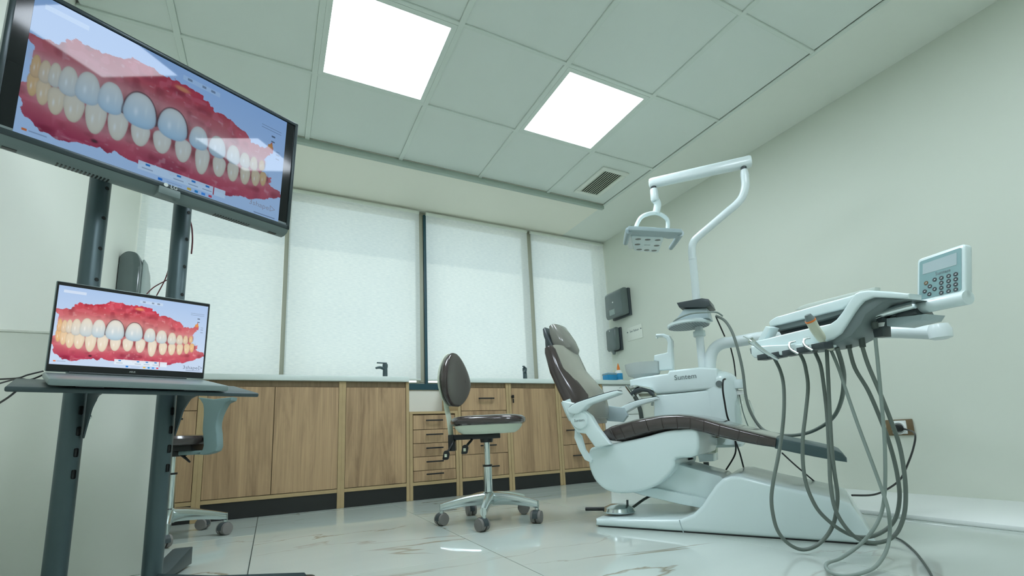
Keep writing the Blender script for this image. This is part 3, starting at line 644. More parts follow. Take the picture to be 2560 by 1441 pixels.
def bx(x0, y0, x1, y1, c, a=1): blend(((Xg > x0) & (Xg < x1) & (Yg > y0) & (Yg < y1)).astype(float), sr(*c), a)
bx(.375, .885, .73, .955, (226, 236, 246), .9)
for x in (.41, .53, .59, .65): bx(x-.008, .895, x+.008, .91, (40, 130, 200)); bx(x-.02, .93, x+.02, .937, (130, 140, 160), .7)
bx(.675, .885, .679, .955, (190, 30, 60))
for x, c in ((.46, (20, 120, 210)), (.575, (230, 190, 80)), (.605, (30, 140, 200)), (.635, (70, 150, 230)), (.665, (220, 70, 90))): bx(x-.008, .965, x+.008, .985, c)
bx(.485, .972, .545, .978, (120, 130, 150), .7); bx(.02, .95, .035, .965, (230, 120, 60)); bx(.04, .955, .09, .96, (120, 130, 150), .6)
bx(.87, .975, .98, .98, (90, 100, 120), .7); bx(.03, .05, .16, .085, (214, 226, 242), .8); bx(.50, .05, .66, .09, (206, 222, 240), .6)
for x in (.53, .59, .63): bx(x-.01, .06, x+.008, .08, (90, 100, 120), .7)
for y in (.13, .155): bx(.87, y, .975, y+.005, (90, 96, 110), .8)
for y in (.20, .25): bx(.925, y, .945, y+.015, (50, 56, 66), .8)
for y in (.33, .36, .40): bx(.955, y, .975, y+.01, (110, 120, 140), .6)
def picture(name, W_, H_, parent, strength, tint=(1, 1, 1)):
    V = np.stack([(Xg-.5)*W_, np.zeros_like(Xg), (.5-Yg)*H_], -1).reshape(-1, 3)
    I = np.arange(NX*NY).reshape(NY, NX); F = np.stack([I[:-1, :-1], I[1:, :-1], I[1:, 1:], I[:-1, 1:]], -1).reshape(-1, 4)
    me = bpy.data.meshes.new(name); me.vertices.add(len(V)); me.vertices.foreach_set('co', V.ravel())
    me.loops.add(F.size); me.loops.foreach_set('vertex_index', F.ravel()); me.polygons.add(len(F)); me.polygons.foreach_set('loop_start', np.arange(0, F.size, 4)); me.update()
    ca = me.color_attributes.new('scan', 'FLOAT_COLOR', 'POINT'); ca.data.foreach_set('color', np.concatenate([IMG.reshape(-1, 3), np.ones((NX*NY, 1))], 1).ravel())
    m = bpy.data.materials.new(name+' display'); m.use_nodes = True; tt = m.node_tree; b = tt.nodes['Principled BSDF']
    at_ = tt.nodes.new('ShaderNodeAttribute'); at_.attribute_name = 'scan'
    mx = tt.nodes.new('ShaderNodeMix'); mx.data_type = 'RGBA'; mx.blend_type = 'MULTIPLY'; mx.inputs[0].default_value = 1; mx.inputs[7].default_value = (*tint, 1)
    tt.links.new(at_.outputs['Color'], mx.inputs[6]); tt.links.new(mx.outputs[2], b.inputs['Emission Color'])
    b.inputs['Emission Strength'].default_value = strength; b.inputs['Base Color'].default_value = (.01, .012, .014, 1); b.inputs['Roughness'].default_value = .03 if strength < .9 else .25
    b.inputs['Specular IOR Level'].default_value = .24
    me.materials.append(m); o = bpy.data.objects.new(name, me); link(o, parent); return o
# television
W_, H_ = .781, .433
rot = math.radians(27.2)
tv = thing('television', 'large dark-framed television showing a dental scan, mounted on the screen stand', 'television', (-2.467-.5*W_*math.cos(rot), -1.112-.5*W_*math.sin(rot), 1.222), rot)
tilt = math.radians(4.8)
def TVX(vf): return xf(vf, 0, (0, 0, 0), tilt)
b_ = .012
mesh('bezel', TVX(join(box(-W_/2, W_/2, -.004, .022, 0, b_+.004, .002), box(-W_/2, W_/2, -.004, .022, H_-b_, H_, .002), box(-W_/2, -W_/2+b_, -.004, .022, 0, H_, .002), box(W_/2-b_, W_/2, -.004, .022, 0, H_, .002))), 'tvbez', tv)
bp_ = [(.0, .002), (.012, -.012), (.03, -.019), (.052, -.020), (.070, -.010), (.078, .03), (.062, .38), (.045, H_-.01), (.02, H_)]
mesh('back_cover', TVX(prism(bp_, -W_/2+.001, W_/2-.001, lambda a, c, tt: (tt, a, c))), 'tvunder', tv)
mesh('screen_glass', TVX(box(-W_/2+b_, W_/2-b_, .001, .004, b_, H_-b_)), mat('black glass', (.01, .012, .014), .08), tv)
pc = picture('screen_image', .694, .404, tv, .62, (.62, .80, 1.0)); pc.location = Matrix.Rotation(tilt, 3, 'X') @ Vector((0, -.0005, H_/2)); pc.rotation_euler = (tilt, 0, 0)
for s in (-1, 1):
    vv = [box(s*.20-.055+i*.0085, s*.20-.055+i*.0085+.004, 0.028, .052, -.0203, -.016) for i in range(14)]
    mesh('speaker_slots', TVX(xf(join(*vv), 0, (0, 0, 0))), 'black', tv)
    mesh('port', TVX(box(s*.345-.014, s*.345+.014, .030, .045, -.0208, -.017)), 'black', tv)
mesh('badge', TVX(box(-.03, .03, -.007, .04, -.022, .004, .005)), 'tvunder', tv)
text('brand_lettering', '● LG', .016, 'white', tv, Matrix.Rotation(tilt, 4, 'X') @ basis((0, -.0065, .009), (1, 0, 0), (0, 0, 1)))
text('screen_lettering', '3shape▷', .026, 'ui_text', tv, Matrix.Rotation(tilt, 4, 'X') @ basis((.285, -.0015, .055), (1, 0, 0), (0, 0, 1)), .0001)
# laptop
lr = math.radians(20.6); LW, LH = .351, .234
lp = thing('laptop', 'grey laptop showing the dental scan, open on the stand shelf', 'laptop', (-2.688-.5*LW*math.cos(lr), -1.278-.5*LW*math.sin(lr), .6), lr)
mesh('base', xf(box(-LW/2-.003, LW/2+.003, -.232, .006, .003, .019, .005), 0, (0, 0, .0), .18), 'laptop', lp)
mesh('rubber_foot', xf(box(-.12, -.05, -.05, -.04, 0, .003), 0, (0, 0, .0), .18), 'dark', lp); mesh('rubber_foot', xf(box(.05, .12, -.05, -.04, 0, .003), 0, (0, 0, .0), .18), 'dark', lp)
mesh('rubber_foot', xf(box(-.13, -.08, -.21, -.20, 0, .003), 0, (0, 0, .0), .18), 'dark', lp); mesh('rubber_foot', xf(box(.08, .13, -.21, -.20, 0, .003), 0, (0, 0, .0), .18), 'dark', lp)
mesh('hinge', cyl((-.13, .004, .021), (.13, .004, .021), .006), 'dark', lp)
lt = math.radians(3.4)
lx = lambda vf: xf(vf, 0, (0, 0, .022), lt)
mesh('lid', lx(box(-LW/2, LW/2, .0, .007, 0, LH+.004, .003)), 'laptop', lp)
mesh('lid_bezel', lx(box(-LW/2+.002, LW/2-.002, -.0012, .001, .002, LH+.002, .001, 1)), 'black', lp)
li = picture('screen_image', LW-.012, LH-.026, lp, 1.0); li.location = Vector((0, 0, .022)) + Matrix.Rotation(lt, 3, 'X') @ Vector((0, -.0016, LH/2+.006)); li.rotation_euler = (lt, 0, 0)
text('brand_lettering', 'ASUS', .006, 'white', lp, Matrix.Translation((0, 0, .022)) @ Matrix.Rotation(lt, 4, 'X') @ basis((0, -.0016, .0095), (1, 0, 0), (0, 0, 1)), .0001)
text('screen_lettering', '3shape▷', .014, 'ui_text', lp, Matrix.Translation((0, 0, .022)) @ Matrix.Rotation(lt, 4, 'X') @ basis((.143, -.002, .032), (1, 0, 0), (0, 0, 1)), .0001)
# cables on the stand
for nm, P, m_, r_, lb in (('black_cable', [(-3.092,-1.179,.652),(-3.117,-1.198,.638),(-3.132,-1.222,.625),(-3.156,-1.320,.608)], 'black', .0022, 'upper black cable running from the laptop out of frame on the left'),
                      ('black_cable', [(-3.083,-1.204,.638),(-3.102,-1.225,.621),(-3.118,-1.251,.620),(-3.128,-1.332,.595)], 'black', .0022, 'lower black cable curling from the laptop past the shelf corner'),
                      ('black_cable', [(-3.106,-1.284,.583),(-3.110,-1.312,.563),(-3.108,-1.387,.532)], 'black', .0025, 'black cable hanging below the left shelf corner'),
                      ('red_cable', [(-2.800,-1.039,1.255),(-2.787,-1.038,1.216),(-2.780,-1.042,1.161),(-2.780,-1.042,1.107)], 'red', .0025, 'dark red cable looping down from the television beside the right column'),
                      ('red_cable', [(-2.842,-1.044,1.045),(-2.853,-1.030,1.004),(-2.874,-1.029,.941)], 'red', .0018, 'thin red wire slanting steeply behind the laptop lid'),
                      ('red_cable', [(-2.841,-1.037,1.006),(-2.886,-1.008,.981),(-2.904,-1.016,.950)], 'red', .0018, 'thin red wire crossing the steeper one behind the laptop lid')):
    tag(mesh(nm, tube(P, r_, 8), m_), lb, 'cable')

# ------------------------------------------------------------------ dental chair (local x along the chair to the feet, local y away from the camera)
CH = dict(loc=(-1.219, -1.225, 0), rz=math.radians(-59.6))
ch = thing('dental_chair', 'white dental chair with dark brown upholstery, reclined on a long white base', 'dental chair', CH['loc'], CH['rz'])
base = [(-.001,-.002),(.002,.033),(.133,.039),(.269,.045),(.365,.050),(.416,.072),(.454,.108),(.483,.148),(.511,.184),(.539,.209),(.569,.219),(.602,.220),(.706,.191),(.819,.164),(.900,.144),(.933,.129),(.951,.092),(.987,0.000)]
base = [(a, max(c, 0.004) if i not in (0, len(base)-1) else .004) for i, (a, c) in enumerate(base)]
mesh('base_cover', prism(base, 0, .46, UZ, .022, 4), 'plastic', ch)
mesh('base_foot', box(.01, .93, .01, .45, 0, .005), 'black', ch)
mesh('base_joint', prism([(.360,.048),(.363,.048),(.377,-.011),(.374,-.011)], -.0012, .004, UZ), 'plastic2', ch)
arm_ = [(.184,.259),(.344,.258),(.511,.209),(.552,.171),(.498,.096),(.419,.077),(.099,.140),(.066,.188)]
mesh('lift_arm', prism(arm_, .12, .36, UZ, .008), 'plastic', ch)
arm2 = [(.108,.153),(.251,.157),(.466,.116),(.454,.077),(.345,.093),(.178,.127)]
mesh('lift_link', prism(arm2, .10, .38, UZ, .006), 'plastic', ch)
mesh('bellows', join(*[lathe([(.035, k*.008), (.044, k*.008+.004), (.035, k*.008+.008)], 18, [(.334,.236)][0][:1]+(.30, .262)) for k in range(9)]), 'dark', ch)
body = [(.092,.353),(.224,.373),(.328,.396),(.394,.401),(.460,.396),(.449,.297),(.366,.285),(.357,.256),(.330,.220),(.273,.175),(.203,.150),(.131,.140),(.077,.143),(.032,.161),(-.005,.200),(-.024,.253),(-.024,.302),(-.012,.334),(.018,.342)]
mesh('seat_shell', prism(cr([(a, c, 0) for a, c in body], 3, True), .03, .45, UZ, .024, 4), 'plastic', ch)
# seat and leg cushion
st_ = [(.042,.420),(.087,.432),(.135,.444),(.190,.455),(.253,.463),(.322,.469),(.387,.468),(.442,.460),(.495,.446),(.552,.424),(.621,.400),(.687,.378),(.738,.361)]
sb_ = [(.094,.355),(.127,.357),(.164,.363),(.209,.374),(.271,.388),(.331,.397),(.388,.398),(.435,.393),(.484,.380),(.537,.361),(.603,.343),(.667,.328),(.730,.316)]
stn = []
for (u0, z0_), (u1, z1_) in zip(st_, sb_):
    dn = Vector((u0-u1, z0_-z1_)); h = dn.length/2; dn.normalize()
    stn.append(((u0+u1)/2, (z0_+z1_)/2, dn[0], dn[1], .02, .45, h, .0))
stn[0] = (*stn[0][:4], .03, .44, stn[0][6]*.8, 0)
cu = mesh('seat_cushion', pad(stn, 40, .4), 'brown', ch)
for i in range(1, 12):                       # stitched pleats along the near side
    u, z, nu, nz = stn[i][:4]; h = stn[i][6]
    mesh('seam', tube([(u-nu*h*.75, .0205, z-nz*h*.75), (u, .0185, z), (u+nu*h*.6, .0215, z+nz*h*.6)], .0016, 6, 3), 'brown', cu)
fr = [(.732,.358),(.799,.340),(.870,.320),(.915,.306),(.932,.296),(.943,.280),(.942,.265),(.910,.271),(.853,.284),(.793,.299),(.727,.317)]
mesh('footrest', prism(fr, .03, .44, UZ, .012, 3), 'tealdark', ch)
# backrest
bk = []
for u, z, nu, nz, v0, v1, h, bl in ((-.226, .850, .93, .36, .09, .34, .010, 0), (-.222, .840, .93, .36, .065, .365, .024, .006), (-.2135, .815, .93, .36, .055, .375, .031, .012), (-.185, .714, .93, .36, .05, .40, .035, .016), (-.149, .630, .93, .37, .05, .42, .037, .046),
                                     (-.118, .565, .96, .28, .05, .43, .039, .056), (-.10, .515, .98, .2, .05, .43, .040, .038), (-.088, .47, .99, .1, .06, .42, .036, .006), (-.082, .45, 1, .0, .08, .40, .022, 0)):
    bk.append((u, z, nu, nz, v0, v1, h, bl))
mesh('backrest', pad(bk, 40, .42), 'brown', ch)
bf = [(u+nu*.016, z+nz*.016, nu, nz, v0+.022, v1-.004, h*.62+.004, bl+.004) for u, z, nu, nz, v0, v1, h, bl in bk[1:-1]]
mesh('back_cushion', pad(bf, 40, .55), 'tan', ch)  # bright reflection on the dark brown leather, put into the front's colour
mesh('back_shell', pad([(u-nu*.012, z-nz*.012, nu, nz, v0-.006, v1+.006, h*.9, 0) for u, z, nu, nz, v0, v1, h, bl in bk[5:]], 40, .35), 'plastic', ch)
# headrest
hs = []
for u, z, h, v0, v1 in ((-.262, .990, .008, .21, .33), (-.256, .978, .020, .185, .36), (-.240, .935, .032, .17, .355), (-.218, .885, .040, .165, .355), (-.200, .835, .042, .17, .35), (-.194, .805, .028, .19, .335), (-.192, .795, .012, .22, .33)):
    hs.append((u, z, .95, .3, v0, v1, h, .008))
hr = mesh('headrest', pad(hs, 36, .6), 'taupe', ch)  # reflected sheen on the brown leather painted in as grey
mesh('headrest_back', pad([(u-.042, z-.012, .95, .3, v0-.004, v1+.004, h*.5, 0) for u, z, h, v0, v1 in [q[:2]+(q[6], q[4], q[5]) for q in hs]], 36, .5), 'dark', ch)
mesh('headrest_arm', join(box(-.315, -.285, .22, .28, .80, .935, .006), box(-.30, -.25, .225, .275, .86, .90, .004)), 'dark', ch)
mesh('headrest_knob', lathe([(.018, -.03), (.02, -.025), (.02, .025), (.018, .03)], 18, (-.305, .25, .945), 'y'), 'cream', ch)
mesh('neck_block', box(-.25, -.19, .19, .31, .765, .80, .008), 'grey', ch)
# hinge brackets, hub, armrests
hb = [(-.119,.558),(-.056,.542),(-.029,.523),(.019,.480),(.051,.420),(.103,.350),(.031,.338),(-.011,.401),(-.054,.408),(-.079,.450),(-.100,.497)]
brk = mesh('hinge_bracket', prism(hb, -.012, .03, UZ, .006, 3), 'plastic', ch)
lk = [(-.076,.422),(-.048,.393),(-.033,.330),(-.001,.285),(-.006,.271),(-.037,.285),(-.061,.330),(-.081,.385)]
mesh('back_link', prism(lk, .015, .04, UZ, .004), 'plastic', ch)
hc_ = [(-.031,.462)][0]
mesh('hub_cover', lathe([(.040, .012), (.040, -.004), (.036, -.010), (.02, -.012)], 32, (hc_[0], -.010, hc_[1]), 'y'), 'plastic', ch)
text('lettering', 'Suntem', .017, 'ink', ch, basis((hc_[0], -.0225, hc_[1]), (1, 0, 0), (0, 0, 1)))
a1 = [(-.085,.511),(-.069,.528),(-.036,.542),(.029,.557),(.097,.571),(.135,.577),(.161,.580),(.166,.574),(.164,.566),(.134,.558),(.090,.547),(.043,.536),(.015,.527),(-.010,.507),(-.036,.491),(-.071,.497)]
an = mesh('armrest', prism(cr([(a, c, 0) for a, c in a1], 3, True), -.03, .028, UZ, .010, 3), 'plastic', ch)
at1 = [(-.087,.512),(-.071,.530),(-.037,.546),(.029,.561),(.098,.575),(.136,.581),(.164,.583),(.165,.578),(.135,.574),(.097,.569),(.029,.554),(-.036,.539),(-.067,.525),(-.081,.510)]
mesh('armrest_pad', prism(at1, -.026, .024, UZ, .001), 'dark', an)
a2 = [(-.009,.526),(.044,.550),(.111,.564),(.185,.570),(.195,.565),(.192,.557),(.141,.545),(.086,.532),(.034,.510),(.007,.501)]
a2m = mesh('armrest', prism(cr([(a, c, 0) for a, c in a2], 3, True), .455, .505, UZ, .008, 3), 'plastic', ch)
mesh('armrest_pad', prism([(-.011,.528),(.043,.553),(.111,.568),(.188,.574),(.194,.569),(.111,.561),(.046,.546),(-0.000,.523)], .459, .501, UZ, .001), 'dark', a2m)
mesh('side_guard', prism([(-.094,.549),(.017,.528),(.035,.484),(.006,.452),(-.118,.467),(-.127,.494)], .44, .47, UZ, .006), 'plastic2', ch)
# foot control on the base
fc = thing('foot_control', 'round chrome foot control with a black pedal bar on the chair base', 'foot control', ch.location, ch.rotation_euler.z)
p0_ = [(.047,.038)][0]
mesh('disc', lathe([(.070, 0), (.073, .006), (.066, .020), (.04, .032), (.0, .035)], 36, (.065, .13, .046), cap=False), 'alu', fc)
mesh('pedal_bar', cyl((.02, .11, .060), (-.085, .10, .056), .0085), 'black', fc)
mesh('pedal_lever', tube([(.105, .13, .06), (.108, .13, .10)], .005, 8, 0), 'dark', fc)
tag(mesh('foot_hose', tube([tuple(Matrix.Translation(CH['loc']) @ Matrix.Rotation(CH['rz'], 4, 'Z') @ Vector(p)) for p in [(.12, .14, .062), (.17, .30, .10), (.24, .52, .09), (.30, .56, .03)]], .006, 8), 'hosed'), 'dark hose leaving the foot control behind the chair base', 'hose')

# ------------------------------------------------------------------ cuspidor unit beside the chair
un = thing('dental_unit', 'white dental unit with spittoon bowl, beyond the chair seat', 'dental unit', CH['loc'], CH['rz'])
up_ = [(.008,.690),(.071,.699),(.222,.703),(.232,.718),(.393,.719),(.474,.703),(.466,.598),(.220,.595),(.151,.596),(.057,.645),(.007,.654)]
ub = mesh('console', prism(up_, .6, .80, UZ, .012, 3), 'plastic', un)
lo_ = [(.136,.596),(.218,.593),(.465,.597),(.438,.321),(.387,.310),(.112,.352)]
mesh('cabinet_body', prism(lo_, .605, .80, UZ, .012, 3), 'plastic', un)
dc = [(.449,.664)][0]
R = []
for f in range(9):
    q = f/8*PI/2; R.append((.098*math.cos(q)+.002, .60*0+dc[1]-.02+.055*math.sin(q)))
mesh('dome', lathe([(.085, [(.428,.301)][0][1]), (.1, [(.429,.314)][0][1]), (.1, dc[1]-.02)]+R[1:], 36, (dc[0], .70, 0)), 'plastic', un)
text('lettering', 'Suntem', .038, 'ink', un, basis(([(.314,.674)][0][0], .5985, [(.314,.674)][0][1]), (1, 0, 0), (0, 0, 1)))
bowl_c = [(.067,.748)][0]
mesh('bowl', lathe([(.02, -.05), (.05, -.048), (.088, -.03), (.10, .0), (.103, .035), (.099, .035), (.095, .003), (.083, -.024), (.05, -.04), (.0, -.042)], 40, (bowl_c[0], .69, bowl_c[1]), cap=False), 'frost', un)
tw = [(.146,.820),(.219,.826),(.228,.880),(.222,.903),(.199,.921),(.166,.926),(.167,.940),(.212,.935),(.241,.919),(.254,.890),(.241,.727),(.165,.731),(.167,.780),(.141,.788)]
mesh('cup_filler', prism(tw, .65, .70, UZ, .010, 3), 'plastic', un)
mesh('spout_tip', lathe([(.007, 0), (.007, -.012)], 12, ([(.166,.928)][0][0], .675, [(.166,.928)][0][1])), 'chrome', un)
bp = [(.487,.646),(.583,.640),(.578,.594),(.481,.596)]
mesh('bottle_bracket', prism(bp, .655, .72, UZ, .004), 'plastic', un)
mesh('switch', lathe([(.016, 0), (.016, -.004)], 16, ([(.476,.622)][0][0], .600, [(.476,.622)][0][1]), 'y'), 'grey', un)
bt = [(.552,.569),(.529,.376)]
wb = thing('water_bottle', 'clear water bottle hanging under the unit bracket', 'bottle', tuple(Matrix.Translation(CH['loc']) @ Matrix.Rotation(CH['rz'], 4, 'Z') @ Vector((bt[0][0], .69, bt[1][1]))))
hB = bt[0][1]-bt[1][1]
mesh('shell', lathe([(.02, .004), (.055, 0), (.06, .008), (.058, hB*.55), (.045, hB*.8), (.022, hB*.92), (.02, hB)], 28, cap=False), 'glass', wb)
mesh('cap', lathe([(.022, hB-.006), (.022, hB+.014), (.012, hB+.018)], 20), 'white', wb)
mesh('dip_tube', tube([(0, 0, hB), (.01, 0, hB*.5), (.035, 0, .01)], .0025, 6), 'hosel', wb)
mesh('lower_box', prism([(.330,.378),(.423,.375),(.412,.273),(.319,.275)], .66, .72, UZ, .004), 'cream', un)
mesh('drain_box', prism([(.324,.267),(.401,.270),(.399,.232),(.328,.229)], .64, .78, UZ, .004), 'plastic', un)
mesh('support_bar', prism([(.365,.380),(.481,.375),(.479,.355),(.362,.359)], .40, .62, UZ, .003), 'outlet', un)
mesh('drain_pipe', cyl(([(.350,.224)][0][0], .70, [(.350,.224)][0][1]), ([(.346,.134)][0][0], .70, 0.02), .014), 'dark', un)
# assistant holder with its tools
ah = [(.017,.611),(.049,.631),(.076,.637),(.133,.623),(.149,.591),(.134,.588),(.118,.609),(.079,.615),(.051,.608),(.031,.592)]
mesh('assistant_holder', prism(ah, .55, .61, UZ, .006), 'dark', un)
mesh('holder_plate', prism([(.011,.648),(.051,.655),(.134,.632),(.143,.616),(.072,.642),(.049,.633),(.021,.629)], .55, .62, UZ, .003), 'chrome', un)
mesh('holder_arm', prism([(.053,.607),(.151,.601),(.150,.588),(.061,.590)], .59, .63, UZ, .003), 'bone', un)
mesh('holder_arm', cyl(([(.138,.600)][0][0], .6, [(.138,.600)][0][1]), ([(.123,.541)][0][0], .6, [(.123,.535)][0][1]), .007), 'hosel', un)
tl = thing('air_syringe', 'slim chrome syringe resting in the dark assistant holder', 'dental tool', CH['loc'], CH['rz'])
mesh('needle', tube([(u, .56, z) for u, z in [(-.040,.644),(-.021,.649),(.002,.647)]], .0018, 6), 'chrome', tl)
mesh('handle', tube([(u, .56, z) for u, z in [(.002,.654),(.014,.633),(.030,.609),(.045,.590)]], .009, 10), 'chrome', tl)
tag(mesh('suction_hose', tube([tuple(Matrix.Translation(CH['loc']) @ Matrix.Rotation(CH['rz'], 4, 'Z') @ Vector((u, .57, z))) for u, z in [(.041,.591),(.054,.561),(.064,.516),(.068,.473),(.068,.419)]], .012, 10), 'hosed'), 'thick dark hose dropping from the assistant holder', 'hose')

# ------------------------------------------------------------------ operating lamp on its pole
LV = .70
lm = thing('operating_lamp', 'white operating lamp on a cranked pole above the unit', 'lamp', CH['loc'], CH['rz'])
pole = [(u, LV, z) for u, z in [(.387,.707),(.391,.902),(.396,1.083),(.401,1.245),(.402,1.339)]]
mesh('pole', tube(pole, .021, 20, 3), 'steelwhite', lm)
mesh('pole_collar', lathe([(.022, 0), (.0225, .002), (.0225, .006), (.022, .008)], 20, (pole[-1][0], LV, pole[-1][2])), 'steelwhite', lm)
crk = [(u, LV, z) for u, z in [(.402,1.335),(.404,1.399),(.418,1.443),(.451,1.470),(.524,1.514),(.602,1.562),(.660,1.597),(.694,1.633),(.713,1.686),(.717,1.743)]]
mesh('crank', tube(crk, .021, 20, 6), 'steelwhite', lm)
mesh('pivot_ring', lathe([(.015, .0), (.015, .075)], 18, (crk[-1][0], LV, crk[-1][2])), 'dark', lm)
mesh('pivot', lathe([(.019, 0), (.022, .012), (.019, .04), (.017, .045)], 20, (crk[-1][0], LV, crk[-1][2]-.01)), 'steelwhite', lm)
LMI = (Matrix.Translation(CH['loc']) @ Matrix.Rotation(CH['rz'], 4, 'Z')).inverted()
bar = [tuple(LMI @ Vector(p)) for p in [(-.222,-1.513,1.823),(-.582,-1.115,1.823)]]
bz = bar[0][2]
brg = []
dv = (Vector(bar[1])-Vector(bar[0])).normalized(); sd = Vector((-dv.y, dv.x, 0))
for f, wdt, hgt in ((-.012, .012, .02), (-.006, .026, .027), (.01, .030, .030), (.97, .025, .027), (.992, .021, .024), (1.0, .008, .016)):
    p = Vector(bar[0]).lerp(Vector(bar[1]), f); p.z = bz
    brg.append([p+sd*(sup(2*PI*j/24, .6)[0]*wdt)+Vector((0, 0, sup(2*PI*j/24, .6)[1]*hgt)) for j in range(24)])
mesh('beam', loft(brg), 'steelwhite', lm)
hd0 = Vector(bar[0]).lerp(Vector(bar[1]), .955); hz = bz-.028
mesh('pivot_ring', lathe([(.016, .006), (.016, -.012)], 18, (hd0.x, hd0.y, hz)), 'dark', lm)
mesh('joint', lathe([(.016, -.010), (.020, -.012), (.022, -.03), (.023, -.075), (.019, -.085)], 20, (hd0.x, hd0.y, hz)), 'steelwhite', lm)
# head: placed from world points (px traced offline)
HP = [tuple(LMI @ Vector(p)) for p in [(-.554,-1.127,1.722),(-.542,-1.127,1.694),(-.549,-1.114,1.644)]]
mesh('neck', tube([(hd0.x, hd0.y, hz-.08), HP[0], HP[1], HP[2]], .021, 14, 5), 'plastic', lm)
YK = [tuple(LMI @ Vector(p)) for p in [(-.705,-1.093,1.513),(-.688,-1.100,1.561),(-.653,-1.104,1.607),(-.603,-1.112,1.632),(-.549,-1.114,1.646),(-.503,-1.114,1.642),(-.466,-1.113,1.624),(-.455,-1.108,1.598),(-.460,-1.100,1.545)]]
mesh('yoke', tube(YK, .012, 12, 5), 'plastic', lm)
# lamp head plate: four corners in world, extruded along its own normal
HQ = [Vector(LMI @ Vector(p)) for p in [(-.795,-1.158,1.442),(-.585,-1.189,1.454),(-.451,-1.006,1.455),(-.629,-.994,1.447)]]
nrm = (HQ[1]-HQ[0]).cross(HQ[3]-HQ[0]).normalized()
if nrm.z < 0: nrm = -nrm
def quadpt(a, c): return HQ[0].lerp(HQ[1], a).lerp(HQ[3].lerp(HQ[2], a), c)
def plate(name, rect, t0, t1, m_, bev=.004, r_=.08):
    P = rpoly(rect, r_)
    return mesh(name, prism(P, t0, t1, lambda a, c, tt: tuple(quadpt(a, c)+nrm*tt), bev), m_, lm)
plate('head_body', [(0, 0), (1, 0), (1, 1), (0, 1)], 0, .030, 'plastic')
plate('head_back', [(.2, -.1), (.85, -.1), (.85, .5), (.2, .5)], .03, .055, 'plastic', .006)
plate('side_panel', [(-.20, .06), (-.02, .06), (-.02, .92), (-.20, .92)], .004, .026, 'white', .004, .05)
hdl = plate('handle_bar', [(-.04, -.36), (1.5, -.30), (1.5, .02), (1.15, .12), (1.0, .05), (0, .04), (-.04, .03)], .006, .03, 'plastic2', .005, .06)
for pts_ in (((-.03, -.22), (-.12, .05), (-.24, .40)), ((1.47, -.18), (1.46, .10), (1.36, .55))):
    p, q, r_ = [quadpt(*u) for u in pts_]
    mesh('handle_grip', tube([p+nrm*.016, q+nrm*.010, r_-nrm*.006], lambda f: .020-.007*f, 12, 5), 'plastic2', lm)
for a, c in ((.2, .14), (.5, .14), (.82, .14), (.16, .5), (.84, .5), (.2, .86), (.5, .86), (.8, .86)):
    p = quadpt(a, c); ex = (HQ[1]-HQ[0]).normalized(); ey = nrm.cross(ex)
    mesh('lens', ([tuple(p+ex*(.018*math.cos(2*PI*j/16))+ey*(.010*math.sin(2*PI*j/16))-nrm*.0008) for j in range(16)]+[tuple(p+ex*(.018*math.cos(2*PI*j/16))+ey*(.010*math.sin(2*PI*j/16))+nrm*.002) for j in range(16)], [tuple(range(16))]+[(j, (j+1) % 16, 16+(j+1) % 16, 16+j) for j in range(16)]), 'lens', lm)
p = quadpt(.5, .5); mesh('slot', ([tuple(p+ex*a+ey*c-nrm*q) for q in (.0008, -.001) for a, c in ((-.02, -.0015), (.02, -.0015), (.02, .0015), (-.02, .0015))], [(0, 1, 2, 3), (4, 5, 6, 7), (0, 1, 5, 4), (1, 2, 6, 5), (2, 3, 7, 6), (3, 0, 4, 7)]), 'grey', lm)
# instrument shelf clamped to the pole
pz = pole[1]
ms = thing('monitor_bracket', 'grey wedge bracket with an oval mesh base clamped to the lamp pole', 'bracket', CH['loc'], CH['rz'])
zt, zb_ = [(.397,1.088)][0][1], [(.359,.971)][0][1]
ovc = [(.348,.973)][0]
mesh('oval_base', xf(lathe([(.02, 0), (.105, .0), (.112, .006), (.112, .016), (.10, .026), (.07, .03)], 40), 0, (ovc[0], .66, ovc[1]-.02)), 'plastic', ms)
mesh('mesh_plate', xf(lathe([(.0, -.0012), (.106, -.001), (.106, .001)], 40, cap=False), 0, (ovc[0], .66, ovc[1]-.02)), 'mesh', ms)
wg = [(.345,1.043),(.460,1.027),(.466,.972),(.282,.976),(.307,1.004)]
mesh('wedge', prism(wg, .60, .72, UZ, .006), 'plastic2', ms)
mesh('top_plate', prism([(.315,1.079),(.446,1.079),(.477,1.068),(.485,1.035),(.456,1.027),(.325,1.052)], .58, .73, UZ, .003), 'dark', ms)
mesh('wrapped_hose', tube([(u, q, z) for (u, z), q in zip([(.529,.975),(.509,.988),(.460,.992),(.389,.996),(.314,.984),(.270,.969)], (.62, .57, .55, .54, .56, .60))], .0045, 8), 'hosel', ms)
mesh('clamp', lathe([(.030, 0), (.032, .004), (.032, .026), (.03, .03)], 20, (pz[0], LV, [(.389,.898)][0][1])), 'plastic', ms)

